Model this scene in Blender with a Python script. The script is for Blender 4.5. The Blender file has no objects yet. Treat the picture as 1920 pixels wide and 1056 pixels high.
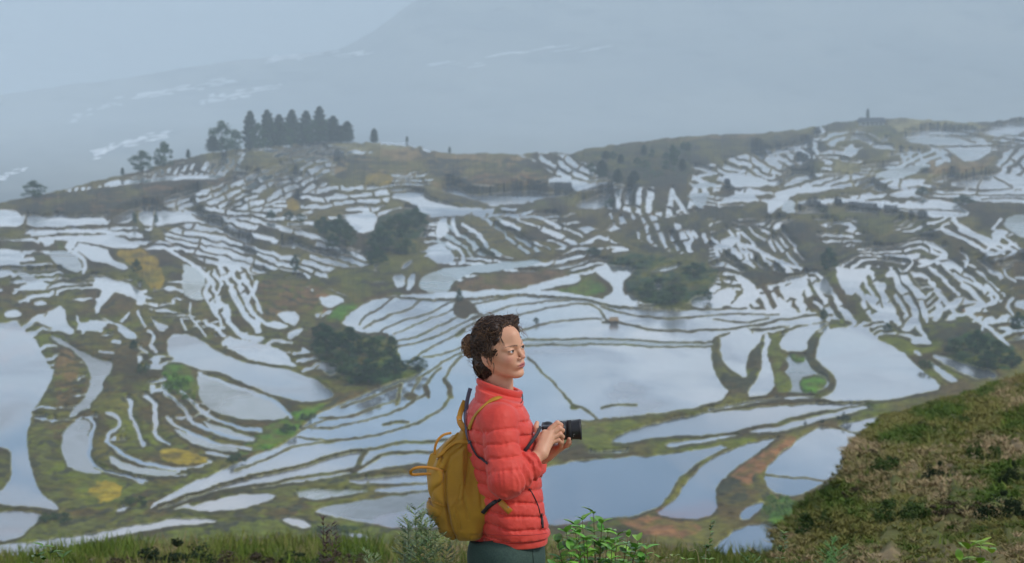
import bpy, bmesh, math, random
import numpy as np
from mathutils import Vector, Matrix

# ------------------------------------------------------------------ camera
sc = bpy.context.scene
F = 4533.0; CZ = 2.69; PITCH = math.atan(428.0 / F)
cam = bpy.data.cameras.new('camera'); camo = bpy.data.objects.new('camera', cam)
sc.collection.objects.link(camo); sc.camera = camo
camo.location = (0, 0, CZ); camo.rotation_euler = (math.pi / 2 - PITCH, 0, 0)
cam.lens = 85.0; cam.sensor_width = 36.0; cam.clip_start = 0.1; cam.clip_end = 60000
cam.dof.use_dof = True; cam.dof.focus_distance = 9.0; cam.dof.aperture_fstop = 8.0
# ------------------------------------------------------------------ sky, sun, exposure
SUN_EL, SUN_AZ = 44.0, 118.0          # azimuth clockwise from +Y (the view direction)
w = bpy.data.worlds.new('World'); sc.world = w; w.use_nodes = True
nt = w.node_tree; nt.nodes.clear()
def nd(t, k, **kw):
    n = t.nodes.new(k)
    for a, b in kw.items():
        if hasattr(n, a): setattr(n, a, b)
        else: n.inputs[a].default_value = b
    return n
sky = nd(nt, 'ShaderNodeTexSky', sky_type='NISHITA', sun_disc=False,
         sun_elevation=math.radians(SUN_EL), sun_rotation=math.radians(SUN_AZ), air_density=1.0, dust_density=0.6)
tc = nd(nt, 'ShaderNodeTexCoord'); mp = nd(nt, 'ShaderNodeMapping')
mp.inputs['Scale'].default_value = (1.0, 1.0, 2.6); mp.inputs['Location'].default_value = (2.9, 0, 0.6)
nz = nd(nt, 'ShaderNodeTexNoise'); nz.inputs['Scale'].default_value = 4.2; nz.inputs['Detail'].default_value = 6
nz.inputs['Roughness'].default_value = 0.55; nz.inputs['Distortion'].default_value = 0.4
rp = nd(nt, 'ShaderNodeValToRGB')
rp.color_ramp.elements[0].position = 0.45; rp.color_ramp.elements[0].color = (0.0, 0.0, 0.0, 1)
rp.color_ramp.elements[1].position = 0.58; rp.color_ramp.elements[1].color = (1, 1, 1, 1)
mx = nd(nt, 'ShaderNodeMix', data_type='RGBA'); mx.inputs[7].default_value = (6.6, 6.9, 7.5, 1)
bg = nd(nt, 'ShaderNodeBackground'); bg.inputs['Strength'].default_value = 0.1
wo = nd(nt, 'ShaderNodeOutputWorld')
L = nt.links.new
L(tc.outputs['Generated'], mp.inputs[0]); L(mp.outputs[0], nz.inputs['Vector']); L(nz.outputs['Fac'], rp.inputs[0])
sp = nd(nt, 'ShaderNodeSeparateXYZ'); L(tc.outputs['Generated'], sp.inputs[0])
hr = nd(nt, 'ShaderNodeMapRange'); hr.inputs[1].default_value = 0.07; hr.inputs[2].default_value = 0.13; hr.inputs[3].default_value = 1.0; hr.inputs[4].default_value = 0.0
L(sp.outputs['Z'], hr.inputs[0]); mxx = nd(nt, 'ShaderNodeMath', operation='MAXIMUM'); L(rp.outputs[0], mxx.inputs[0]); L(hr.outputs[0], mxx.inputs[1])
tn = nd(nt, 'ShaderNodeMix', data_type='RGBA', blend_type='MULTIPLY'); tn.inputs[0].default_value = 1; tn.inputs[7].default_value = (0.60, 0.72, 0.86, 1)
L(sky.outputs[0], tn.inputs[6]); L(mxx.outputs[0], mx.inputs[0]); L(tn.outputs[2], mx.inputs[6]); # the cloud is lit through from beyond the valley: brighter low over the view
vd = nd(nt, 'ShaderNodeVectorMath', operation='DOT_PRODUCT'); L(tc.outputs['Generated'], vd.inputs[0]); vd.inputs[1].default_value = (0, .98, .20)
gm = nd(nt, 'ShaderNodeMapRange', interpolation_type='SMOOTHSTEP'); gm.inputs[1].default_value = .80; gm.inputs[2].default_value = 1.0; gm.inputs[3].default_value = 1.0; gm.inputs[4].default_value = 1.75
L(vd.outputs['Value'], gm.inputs[0]); gs = nd(nt, 'ShaderNodeVectorMath', operation='SCALE'); L(mx.outputs[2], gs.inputs[0]); L(gm.outputs[0], gs.inputs['Scale'])
L(gs.outputs[0], bg.inputs[0]); L(bg.outputs[0], wo.inputs[0])
sl = bpy.data.lights.new('sun', 'SUN'); so = bpy.data.objects.new('sun', sl); sc.collection.objects.link(so)
sl.energy = 1.5; sl.angle = math.radians(14); sl.color = (1.0, 0.95, 0.88)
_e, _a = math.radians(SUN_EL), math.radians(SUN_AZ)
sdir = Vector((math.sin(_a) * math.cos(_e), math.cos(_a) * math.cos(_e), math.sin(_e)))
so.rotation_euler = sdir.to_track_quat('Z', 'Y').to_euler()
sc.view_settings.view_transform = 'Standard'; sc.view_settings.look = 'None'
sc.view_settings.exposure = 0.33; sc.view_settings.gamma = 1.0; sc.view_settings.use_curve_mapping = False
sc.render.engine = 'CYCLES'; sc.cycles.use_denoising = True
try: sc.cycles.denoiser = 'OPENIMAGEDENOISE'
except Exception: pass
sc.cycles.max_bounces = 6; sc.cycles.volume_bounces = 1; sc.cycles.use_adaptive_sampling = True
sc.cycles.adaptive_threshold = 0.02
HAZE_D, HAZE_C = 0.00014, (0.78, 0.92, 1.0)
rng = np.random.default_rng(7); random.seed(7)

# ------------------------------------------------------------------ helpers
C = sc.collection
def ray(px, py):
    """direction through a point of the photograph, scaled so that its y is 1 (numpy friendly)"""
    u = (px - 960.0) / F; v = (528.0 - py) / F
    y = math.cos(PITCH) + v * math.sin(PITCH); z = v * math.cos(PITCH) - math.sin(PITCH)
    return u / y, z / y
def at(px, py, Y):
    a, b = ray(px, py); return Vector((a * Y, Y, CZ + b * Y))
def link(o, parent=None, **props):
    C.objects.link(o)
    if parent is not None: o.parent = parent
    for k, v in props.items(): o[k] = v
    return o
def np_mesh(name, V, Fc, mat=None, smooth=True, parent=None, colors=None, colname='col', **props):
    V = np.asarray(V, dtype=np.float32).reshape(-1, 3)
    me = bpy.data.meshes.new(name)
    if isinstance(Fc, np.ndarray):
        k = Fc.shape[1]; nf = len(Fc)
        me.vertices.add(len(V)); me.vertices.foreach_set('co', V.ravel())
        me.loops.add(nf * k); me.loops.foreach_set('vertex_index', Fc.astype(np.int32).ravel())
        me.polygons.add(nf); me.polygons.foreach_set('loop_start', np.arange(0, nf * k, k, dtype=np.int32))
        me.update(calc_edges=True)
    else:
        me.from_pydata(V.tolist(), [], Fc); me.update()
    me.polygons.foreach_set('use_smooth', np.full(len(me.polygons), smooth)); 
    if colors is not None:
        a = me.color_attributes.new(colname, 'FLOAT_COLOR', 'POINT')
        c4 = np.ones((len(V), 4), np.float32); c4[:, :3] = colors
        a.data.foreach_set('color', c4.ravel())
    if mat is not None: me.materials.append(mat)
    o = bpy.data.objects.new(name, me)
    return link(o, parent, **props)
def vnoise(x, y, seed=0):
    """smooth value noise in -1..1 on numpy arrays"""
    def h(i, j):
        n = (i * 374761393 + j * 668265263 + seed * 362437) & 0xffffffff
        n = ((n ^ (n >> 13)) * 1274126177) & 0xffffffff
        return ((n ^ (n >> 16)) & 0xffff) / 32767.5 - 1.0
    xi = np.floor(x).astype(np.int64); yi = np.floor(y).astype(np.int64)
    fx = x - xi; fy = y - yi; fx = fx * fx * (3 - 2 * fx); fy = fy * fy * (3 - 2 * fy)
    a = h(xi, yi); b = h(xi + 1, yi); c = h(xi, yi + 1); d = h(xi + 1, yi + 1)
    return (a * (1 - fx) + b * fx) * (1 - fy) + (c * (1 - fx) + d * fx) * fy
def fbm(x, y, seed=0, n=3):
    s = 0; a = 1.0; t = 0
    for i in range(n):
        s = s + a * vnoise(x * 2 ** i, y * 2 ** i, seed + i); t += a; a *= 0.5
    return s / t
class Mat:
    """small helper round a Principled material"""
    def __init__(s, name, color=(0.5, 0.5, 0.5), rough=0.7, **kw):
        s.m = bpy.data.materials.new(name); s.m.use_nodes = True; s.t = s.m.node_tree
        s.b = s.t.nodes['Principled BSDF']; s.b.inputs['Base Color'].default_value = (*color, 1)
        s.b.inputs['Roughness'].default_value = rough
        for k, v in kw.items(): s.b.inputs[k.replace('_', ' ')].default_value = v
    def n(s, k, **kw): return nd(s.t, k, **kw)
    def l(s, a, b): s.t.links.new(a, b)
    def noise(s, scale, detail=4, coord='Object', dist=0.0, sc3=None):
        tcn = s.n('ShaderNodeTexCoord'); no = s.n('ShaderNodeTexNoise')
        no.inputs['Scale'].default_value = scale; no.inputs['Detail'].default_value = detail
        no.inputs['Distortion'].default_value = dist
        if sc3:
            m_ = s.n('ShaderNodeMapping'); m_.inputs['Scale'].default_value = sc3
            s.l(tcn.outputs[coord], m_.inputs[0]); s.l(m_.outputs[0], no.inputs['Vector'])
        else: s.l(tcn.outputs[coord], no.inputs['Vector'])
        return no
    def ramp(s, src, stops):
        r = s.n('ShaderNodeValToRGB'); e = r.color_ramp.elements
        while len(e) < len(stops): e.new(0.5)
        for q, (p, c) in zip(e, stops): q.position = p; q.color = (*c, 1) if len(c) == 3 else c
        s.l(src, r.inputs[0]); return r
    def mottle(s, c1, c2, scale, detail=4, lo=0.35, hi=0.65, **kw):
        no = s.noise(scale, detail, **kw); r = s.ramp(no.outputs['Fac'], [(lo, c1), (hi, c2)])
        s.l(r.outputs[0], s.b.inputs['Base Color']); return r
    def bump(s, src, strength=0.3, dist=0.01):
        b = s.n('ShaderNodeBump'); b.inputs['Strength'].default_value = strength
        b.inputs['Distance'].default_value = dist
        s.l(src, b.inputs['Height']); s.l(b.outputs[0], s.b.inputs['Normal']); return b
    def attr(s, name='col', mul=None):
        a = s.n('ShaderNodeAttribute'); a.attribute_name = name
        if mul is None: s.l(a.outputs['Color'], s.b.inputs['Base Color'])
        else:
            m_ = s.n('ShaderNodeMix', data_type='RGBA', blend_type='MULTIPLY'); m_.inputs[0].default_value = 1
            s.l(a.outputs['Color'], m_.inputs[6]); s.l(mul, m_.inputs[7]); s.l(m_.outputs[2], s.b.inputs['Base Color'])
        return a
# ------------------------------------------------------------------ terraced valley
# outlines traced from the photograph; each pond is then laid as a level sheet at its own distance
X0, X1, Y0, Y1 = -720, 2640, 200, 1080
RW, RH = X1 - X0, Y1 - Y0
CL = np.zeros((RH, RW), np.uint8)
NAMES = 'bank olive yellow red brown dark green moss tan paleolive bushy w g m'.split()
K = {n: i for i, n in enumerate(NAMES)}
WATER0 = K['w']
PALETTE = np.array([(.085, .085, .048), (.10, .105, .035), (.30, .22, .030), (.22, .105, .07), (.15, .095, .055), (.045, .045, .035),
                    (.075, .17, .018), (.105, .125, .022), (.24, .18, .10), (.24, .23, .13), (.022, .050, .016), (.3, .3, .3), (.2, .22, .2), (.2, .13, .12)])
def pts(s):
    if isinstance(s, str):
        v = [float(q) for q in s.replace(',', ' ').split()]
        return np.array(v).reshape(-1, 2)
    return np.array(s, float)
def _inside(P, gx, gy):
    ins = np.zeros(gx.shape, bool); n = len(P)
    for i in range(n):
        x1, y1 = P[i]; x2, y2 = P[(i + 1) % n]
        if y1 == y2: continue
        c = ((gy >= min(y1, y2)) & (gy < max(y1, y2))) & (gx < (x2 - x1) * (gy - y1) / (y2 - y1) + x1)
        ins ^= c
    return ins
def smooth_poly(P, closed=True, it=2):
    for _ in range(it):
        Q = []
        n = len(P)
        for i in range(n if closed else n - 1):
            a = P[i]; b = P[(i + 1) % n]; Q += [a * .75 + b * .25, a * .25 + b * .75]
        if not closed: Q = [P[0]] + Q + [P[-1]]
        P = np.array(Q)
    return P
def bbox(P, m=0):
    a = max(int(P[:, 0].min() - X0 - m), 0); b = min(int(P[:, 0].max() - X0 + m) + 2, RW)
    c = max(int(P[:, 1].min() - Y0 - m), 0); d = min(int(P[:, 1].max() - Y0 + m) + 2, RH)
    return a, b, c, d
def P_(cls, s, it=1):
    P = smooth_poly(pts(s), True, it) if it else pts(s)
    a, b, c, d = bbox(P)
    gx, gy = np.meshgrid(np.arange(a, b) + X0 + .5, np.arange(c, d) + Y0 + .5)
    CL[c:d, a:b][_inside(P, gx, gy)] = K[cls]
def S_(cls, wd, s):
    P = smooth_poly(pts(s), False, 2)
    w0, w1 = (wd if isinstance(wd, tuple) else (wd, wd))
    a, b, c, d = bbox(P, max(w0, w1) + 1)
    if b <= a or d <= c: return
    gx, gy = np.meshgrid(np.arange(a, b) + X0 + .5, np.arange(c, d) + Y0 + .5)
    m = np.zeros(gx.shape, bool); n = len(P) - 1
    for i in range(n):
        A = P[i]; B = P[i + 1]; dx, dy = B - A; q = dx * dx + dy * dy + 1e-9
        t = np.clip(((gx - A[0]) * dx + (gy - A[1]) * dy) / q, 0, 1)
        r = (w0 + (w1 - w0) * (i + t) / n) / 2
        m |= (gx - A[0] - t * dx) ** 2 + (gy - A[1] - t * dy) ** 2 < r * r
    CL[c:d, a:b][m] = K[cls]
def Z_(s, ang, per, ratio, cut=60, warp=14, seed=0, cls='w', wob=70.):
    """a slope of many narrow terraces: stripes that follow the slope, split by cross banks"""
    P = smooth_poly(pts(s), True, 1); a, b, c, d = bbox(P)
    gx, gy = np.meshgrid(np.arange(a, b) + X0 + .5, np.arange(c, d) + Y0 + .5)
    ins = _inside(P, gx, gy)
    A = math.radians(ang); ca, sa = math.cos(A), math.sin(A)
    u = gx * ca + gy * sa; v = -gx * sa + gy * ca
    v = v + warp * fbm(gx / wob, gy / wob, seed + 11, 3) + 2.0 * vnoise(gx / 9., gy / 7., seed + 5)
    u = u + warp * fbm(gx / wob, gy / wob, seed + 31, 2)
    k = np.floor(v / per); fr = v / per - k
    off = vnoise(k * 7.31, k * 0 + 3.7, seed + 3) * cut
    cc = (u + off) / cut; kc = np.floor(cc); fc = (cc - kc) * cut
    rr = ratio + 0.16 * vnoise(u / 40., v / 12., seed + 9)
    keep = vnoise(k * 3.7 + 0.5, kc * 5.3 + 0.5, seed + 21) > -0.55
    sub_ = CL[c:d, a:b]; sub_[ins & (sub_ >= WATER0)] = 0
    m = ins & (fr < rr) & (fc > 3.0) & keep
    CL[c:d, a:b][m] = K[cls]
SIL = pts('-720 440 -240 398 0 380 60 368 110 358 200 335 260 322 330 300 400 286 470 276 560 264 640 268 760 267 800 280 850 288 900 287 960 290 '
          '1040 285 1070 290 1100 278 1180 268 1250 258 1330 253 1420 250 1500 243 1540 235 1580 228 1640 222 1700 221 1800 230 1860 229 1920 219 2160 214 2640 232')
def contours(y0, y1, x0, x1, per0, per1, ratio, amp, sx, sy, seed, skip=(), cut=70, keepn=-.1, cls='w', slant=0.0):
    """nested terraces along the contours of an uneven slope"""
    a, b, c, d = int(x0 - X0), int(x1 - X0), int(y0 - Y0), int(y1 - Y0)
    gx, gy = np.meshgrid(np.arange(a, b) + X0 + .5, np.arange(c, d) + Y0 + .5)
    per = per0 + (per1 - per0) * (gy - y0) / (y1 - y0)
    ph = np.log(per / per0) * (y1 - y0) / (per1 - per0) if per1 != per0 else (gy - y0) / per0
    ph = ph + amp * fbm(gx / sx, gy / sy, seed, 3) + slant * gx / 100 + .16 * vnoise(gx / 11., gy / 7., seed + 4)
    k = np.floor(ph); fr = ph - k
    off = vnoise(k * 7.31, k * 0 + 3.7, seed + 3) * cut; u = gx + 20 * fbm(gx / 50., gy / 30., seed + 8, 2) + gy * .8
    cc = (u + off) / cut; kc = np.floor(cc); fc = (cc - kc) * cut
    rr = ratio + .22 * fbm(gx / 45., gy / 22., seed + 9, 2)
    m = (fr < rr) & (fc > 2.5) & (fbm(gx / 75., gy / 34., seed + 13, 3) > keepn) & (vnoise(k * 3.7 + .5, kc * 5.3 + .5, seed + 21) > -.7)
    sub_ = CL[c:d, a:b]; m &= (gy > np.interp(gx, SIL[:, 0], SIL[:, 1]) + 6)
    for q in skip: m &= sub_ != K[q]
    sub_[m] = K[cls]
def fill(cls, lst):
    for q in lst.strip().splitlines():
        if q.strip(): P_(cls, q)
def strokes(cls, lst):
    for q in lst.strip().splitlines():
        if not q.strip(): continue
        wd, p = q.split(':'); wd = [float(x) for x in wd.split('-')]
        S_(cls, (wd[0], wd[-1]), p)
# ---- land patches
fill('dark', '''
0 386 60 366 100 362 180 348 260 344 300 340 400 336 450 332 380 355 330 372 290 380 250 392 180 405 100 403 40 396
625 310 650 290 720 287 755 295 735 310 728 330 660 338 628 335
830 340 860 345 870 362 900 366 960 358 1030 352 1028 320 1000 300 920 290 850 292 790 300 800 325
1070 292 1180 270 1330 256 1420 255 1540 260 1560 280 1480 300 1380 310 1300 330 1280 350 1200 348 1150 345 1130 320
800 358 850 362 900 378 925 390 890 393 850 380 805 368
1280 400 1360 385 1440 385 1480 400 1560 440 1640 480 1700 500 1600 500 1500 530 1400 520 1300 500 1200 470 1150 440
1510 385 1600 385 1720 405 1780 430 1730 470 1640 480 1560 440
1600 480 1700 500 1800 480 1900 520 1900 600 1800 640 1700 640 1640 560''')
fill('bushy', '''
690 420 720 400 780 392 800 410 795 440 760 460 720 480 690 490 685 460
580 640 620 605 680 625 720 625 745 650 750 690 800 690 780 705 700 722 640 715 600 690
590 420 640 405 665 430 660 460 625 462 605 440
1150 470 1250 480 1350 500 1340 530 1310 560 1260 575 1180 560 1170 520 1130 490
1760 640 1830 615 1900 640 1915 680 1880 695 1800 680''')
fill('olive', '''
1500 392 1600 388 1720 405 1760 430 1700 440 1600 430 1530 410
1610 235 1690 235 1700 258 1640 262
860 330 900 300 1010 310 1025 335 960 345 900 350
0 440 30 455 60 470 100 480 100 510 60 520 0 470
60 640 110 700 110 780 90 860 120 920 170 950 120 955 80 930 55 860 52 800 75 740 105 700
640 500 700 500 780 505 740 540 680 560 620 590 540 640 560 600 640 560
870 400 960 378 1085 368 1080 380 960 405 880 408
1420 960 1470 930 1500 940 1510 990 1440 1000
420 925 560 905 700 890 800 885 560 945 430 975 300 985 360 960
60 985 200 960 330 955 420 960 250 985 100 1010 50 1010
860 505 1000 480 1010 486 940 495 870 501''')
fill('moss', '''
140 400 210 480 130 470 100 460
150 900 260 880 300 900 240 950 180 950 140 930
440 870 470 855 560 790 600 770 590 800 520 840 450 890 380 920 250 965 220 955
1095 800 1180 788 1210 795 1150 808 1130 825 1090 832 1040 845 1030 838
380 975 600 960 800 985 980 1010 860 1075 200 1075 100 1060''')
fill('green', '''
1040 548 1090 530 1130 528 1137 545 1100 558 1040 556
300 690 330 675 365 700 360 735 320 730
1455 930 1500 935 1512 985 1475 1000 1440 985
430 860 500 800 590 755 620 755 560 795 540 830 470 850
600 575 650 565 700 570 680 590 620 605''')
fill('yellow', '''
207 468 262 460 290 480 300 500 308 535 295 545 265 520 240 495
300 842 340 842 385 855 392 868 350 873 300 860
165 905 230 905 235 925 195 942 175 935
680 330 720 322 745 335 720 350 690 350
535 370 560 372 565 395 540 395''')
fill('paleolive', '''
1560 305 1600 302 1620 318 1590 327 1560 322
1700 325 1780 316 1860 290 1875 300 1840 325 1720 332
1660 222 1740 220 1860 232 1850 240 1700 250 1670 240
780 350 820 345 840 352 800 360
620 270 700 265 780 272 800 280 700 285 640 280''')
fill('brown', '''
475 545 500 525 560 520 610 540 615 560 580 580 560 610 500 600 470 580
855 535 880 520 960 515 1040 503 1078 508 1060 520 990 537 920 549 860 549
870 335 920 325 980 330 1020 335 960 348 890 345
120 640 150 670 140 740 110 760 100 690''')
fill('red', '''
1480 813 1497 818 1475 850 1430 885 1412 912 1390 902 1363 887 1410 850 1450 825
960 325 1020 328 1015 335 960 333
1790 580 1850 578 1850 603 1825 600
1160 965 1250 970 1330 985 1290 1010 1210 1000 1170 985
1220 395 1240 398 1238 412 1222 410
600 555 560 530 640 560 610 600''')
fill('tan', '''
1720 300 1780 296 1850 292 1868 300 1840 322 1720 326

800 282 850 288 960 290 1000 300 900 300 820 295
1180 268 1330 255 1420 251 1420 255 1300 260 1200 272
1820 582 1855 578 1852 605 1835 600
690 285 780 275 800 290 780 300 720 300''')
# ---- slopes of narrow terraces
SK_ = ('dark', 'bushy', 'yellow', 'green', 'brown')
contours(262, 470, -720, 700, 8, 13, .60, 2.2, 170., 60., 301, SK_, 46, -.12, slant=-.5)
contours(270, 420, 700, 1300, 9, 12, .58, 2.6, 150., 50., 303, SK_ + ('paleolive', 'tan'), 40, .02, slant=.6)
contours(235, 400, 1300, 2640, 8, 13, .60, 2.6, 160., 50., 305, SK_ + ('paleolive', 'tan'), 50, -.10, slant=-.5)
contours(400, 570, 700, 1350, 12, 16, .52, 3.0, 140., 60., 307, SK_, 60, .05, slant=.4)
contours(410, 640, 1330, 2640, 12, 17, .50, 3.4, 150., 70., 309, SK_[1:], 60, -.02, slant=1.0)
contours(470, 700, -720, 680, 13, 18, .48, 3.0, 150., 80., 311, SK_, 70, .14, slant=.7)
contours(700, 960, 60, 480, 18, 24, .34, 2.6, 160., 90., 313, SK_, 90, .32, slant=.9)
Z_('300 440 330 425 420 405 560 425 690 478 692 500 640 500 600 520 660 550 640 555 540 500 470 520 400 500 340 470', 16, 13, .74, 110, 9, 1)
Z_('390 500 470 500 480 540 500 608 440 640 380 560', 62, 15, .62, 90, 8, 2)
Z_('300 372 340 362 420 342 470 328 540 300 620 290 625 330 600 345 560 375 530 370 500 395 400 392 340 395 310 390', -24, 12, .74, 34, 10, 3)
Z_('545 372 600 352 700 345 735 362 720 395 660 405 600 400', -6, 13, .62, 50, 12, 4)
Z_('105 362 150 350 205 340 205 350 160 357 110 366', -60, 9, .72, 20, 4, 5)
Z_('268 330 330 310 440 294 475 280 480 292 430 325 360 335 280 335', -66, 11, .72, 26, 6, 6)
Z_('500 285 600 270 640 275 620 290 520 300', -15, 9, .6, 40, 5, 7)
Z_('1295 320 1350 300 1440 280 1530 268 1540 290 1480 320 1420 350 1350 352 1290 352', 24, 13, .70, 46, 12, 8)
Z_('1440 330 1500 320 1600 335 1680 318 1700 285 1760 280 1790 305 1700 335 1660 350 1560 358 1440 352', -18, 12, .7, 60, 14, 9)
Z_('1840 330 1880 280 1920 275 2640 270 2640 350 1920 350', -50, 16, .66, 60, 10, 10)
Z_('960 290 1060 285 1090 305 1120 320 1100 345 1040 330 1000 300', 30, 12, .66, 40, 10, 11)
Z_('1130 356 1180 350 1380 352 1330 362 1285 398 1200 412 1150 392 1080 392', 100, 19, .62, 46, 8, 12)
Z_('1130 395 1220 400 1280 420 1330 440 1300 480 1240 470 1160 430', 70, 20, .38, 20, 8, 13)
Z_('810 425 840 405 1000 410 1050 430 1050 470 960 478 870 485 830 480', 40, 17, .5, 60, 12, 14, 'g')
Z_('930 410 1010 408 1075 425 1100 450 1030 470 960 440', 25, 15, .5, 50, 10, 15)
Z_('1330 430 1400 420 1480 435 1500 480 1530 510 1480 515 1420 500 1340 480', 48, 17, .42, 46, 10, 16)
Z_('1385 560 1440 530 1540 520 1610 500 1700 500 1740 560 1740 640 1690 610 1600 600 1440 590 1370 585', 60, 19, .6, 50, 14, 17)
Z_('1740 500 1850 480 1900 520 1880 570 1800 560 1740 540', 42, 19, .42, 60, 10, 18)
Z_('1930 380 2640 380 2640 640 1930 600', 30, 20, .5, 60, 12, 19)
Z_('-720 470 -10 470 -10 600 -720 640', 10, 18, .6, 80, 12, 20)
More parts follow.
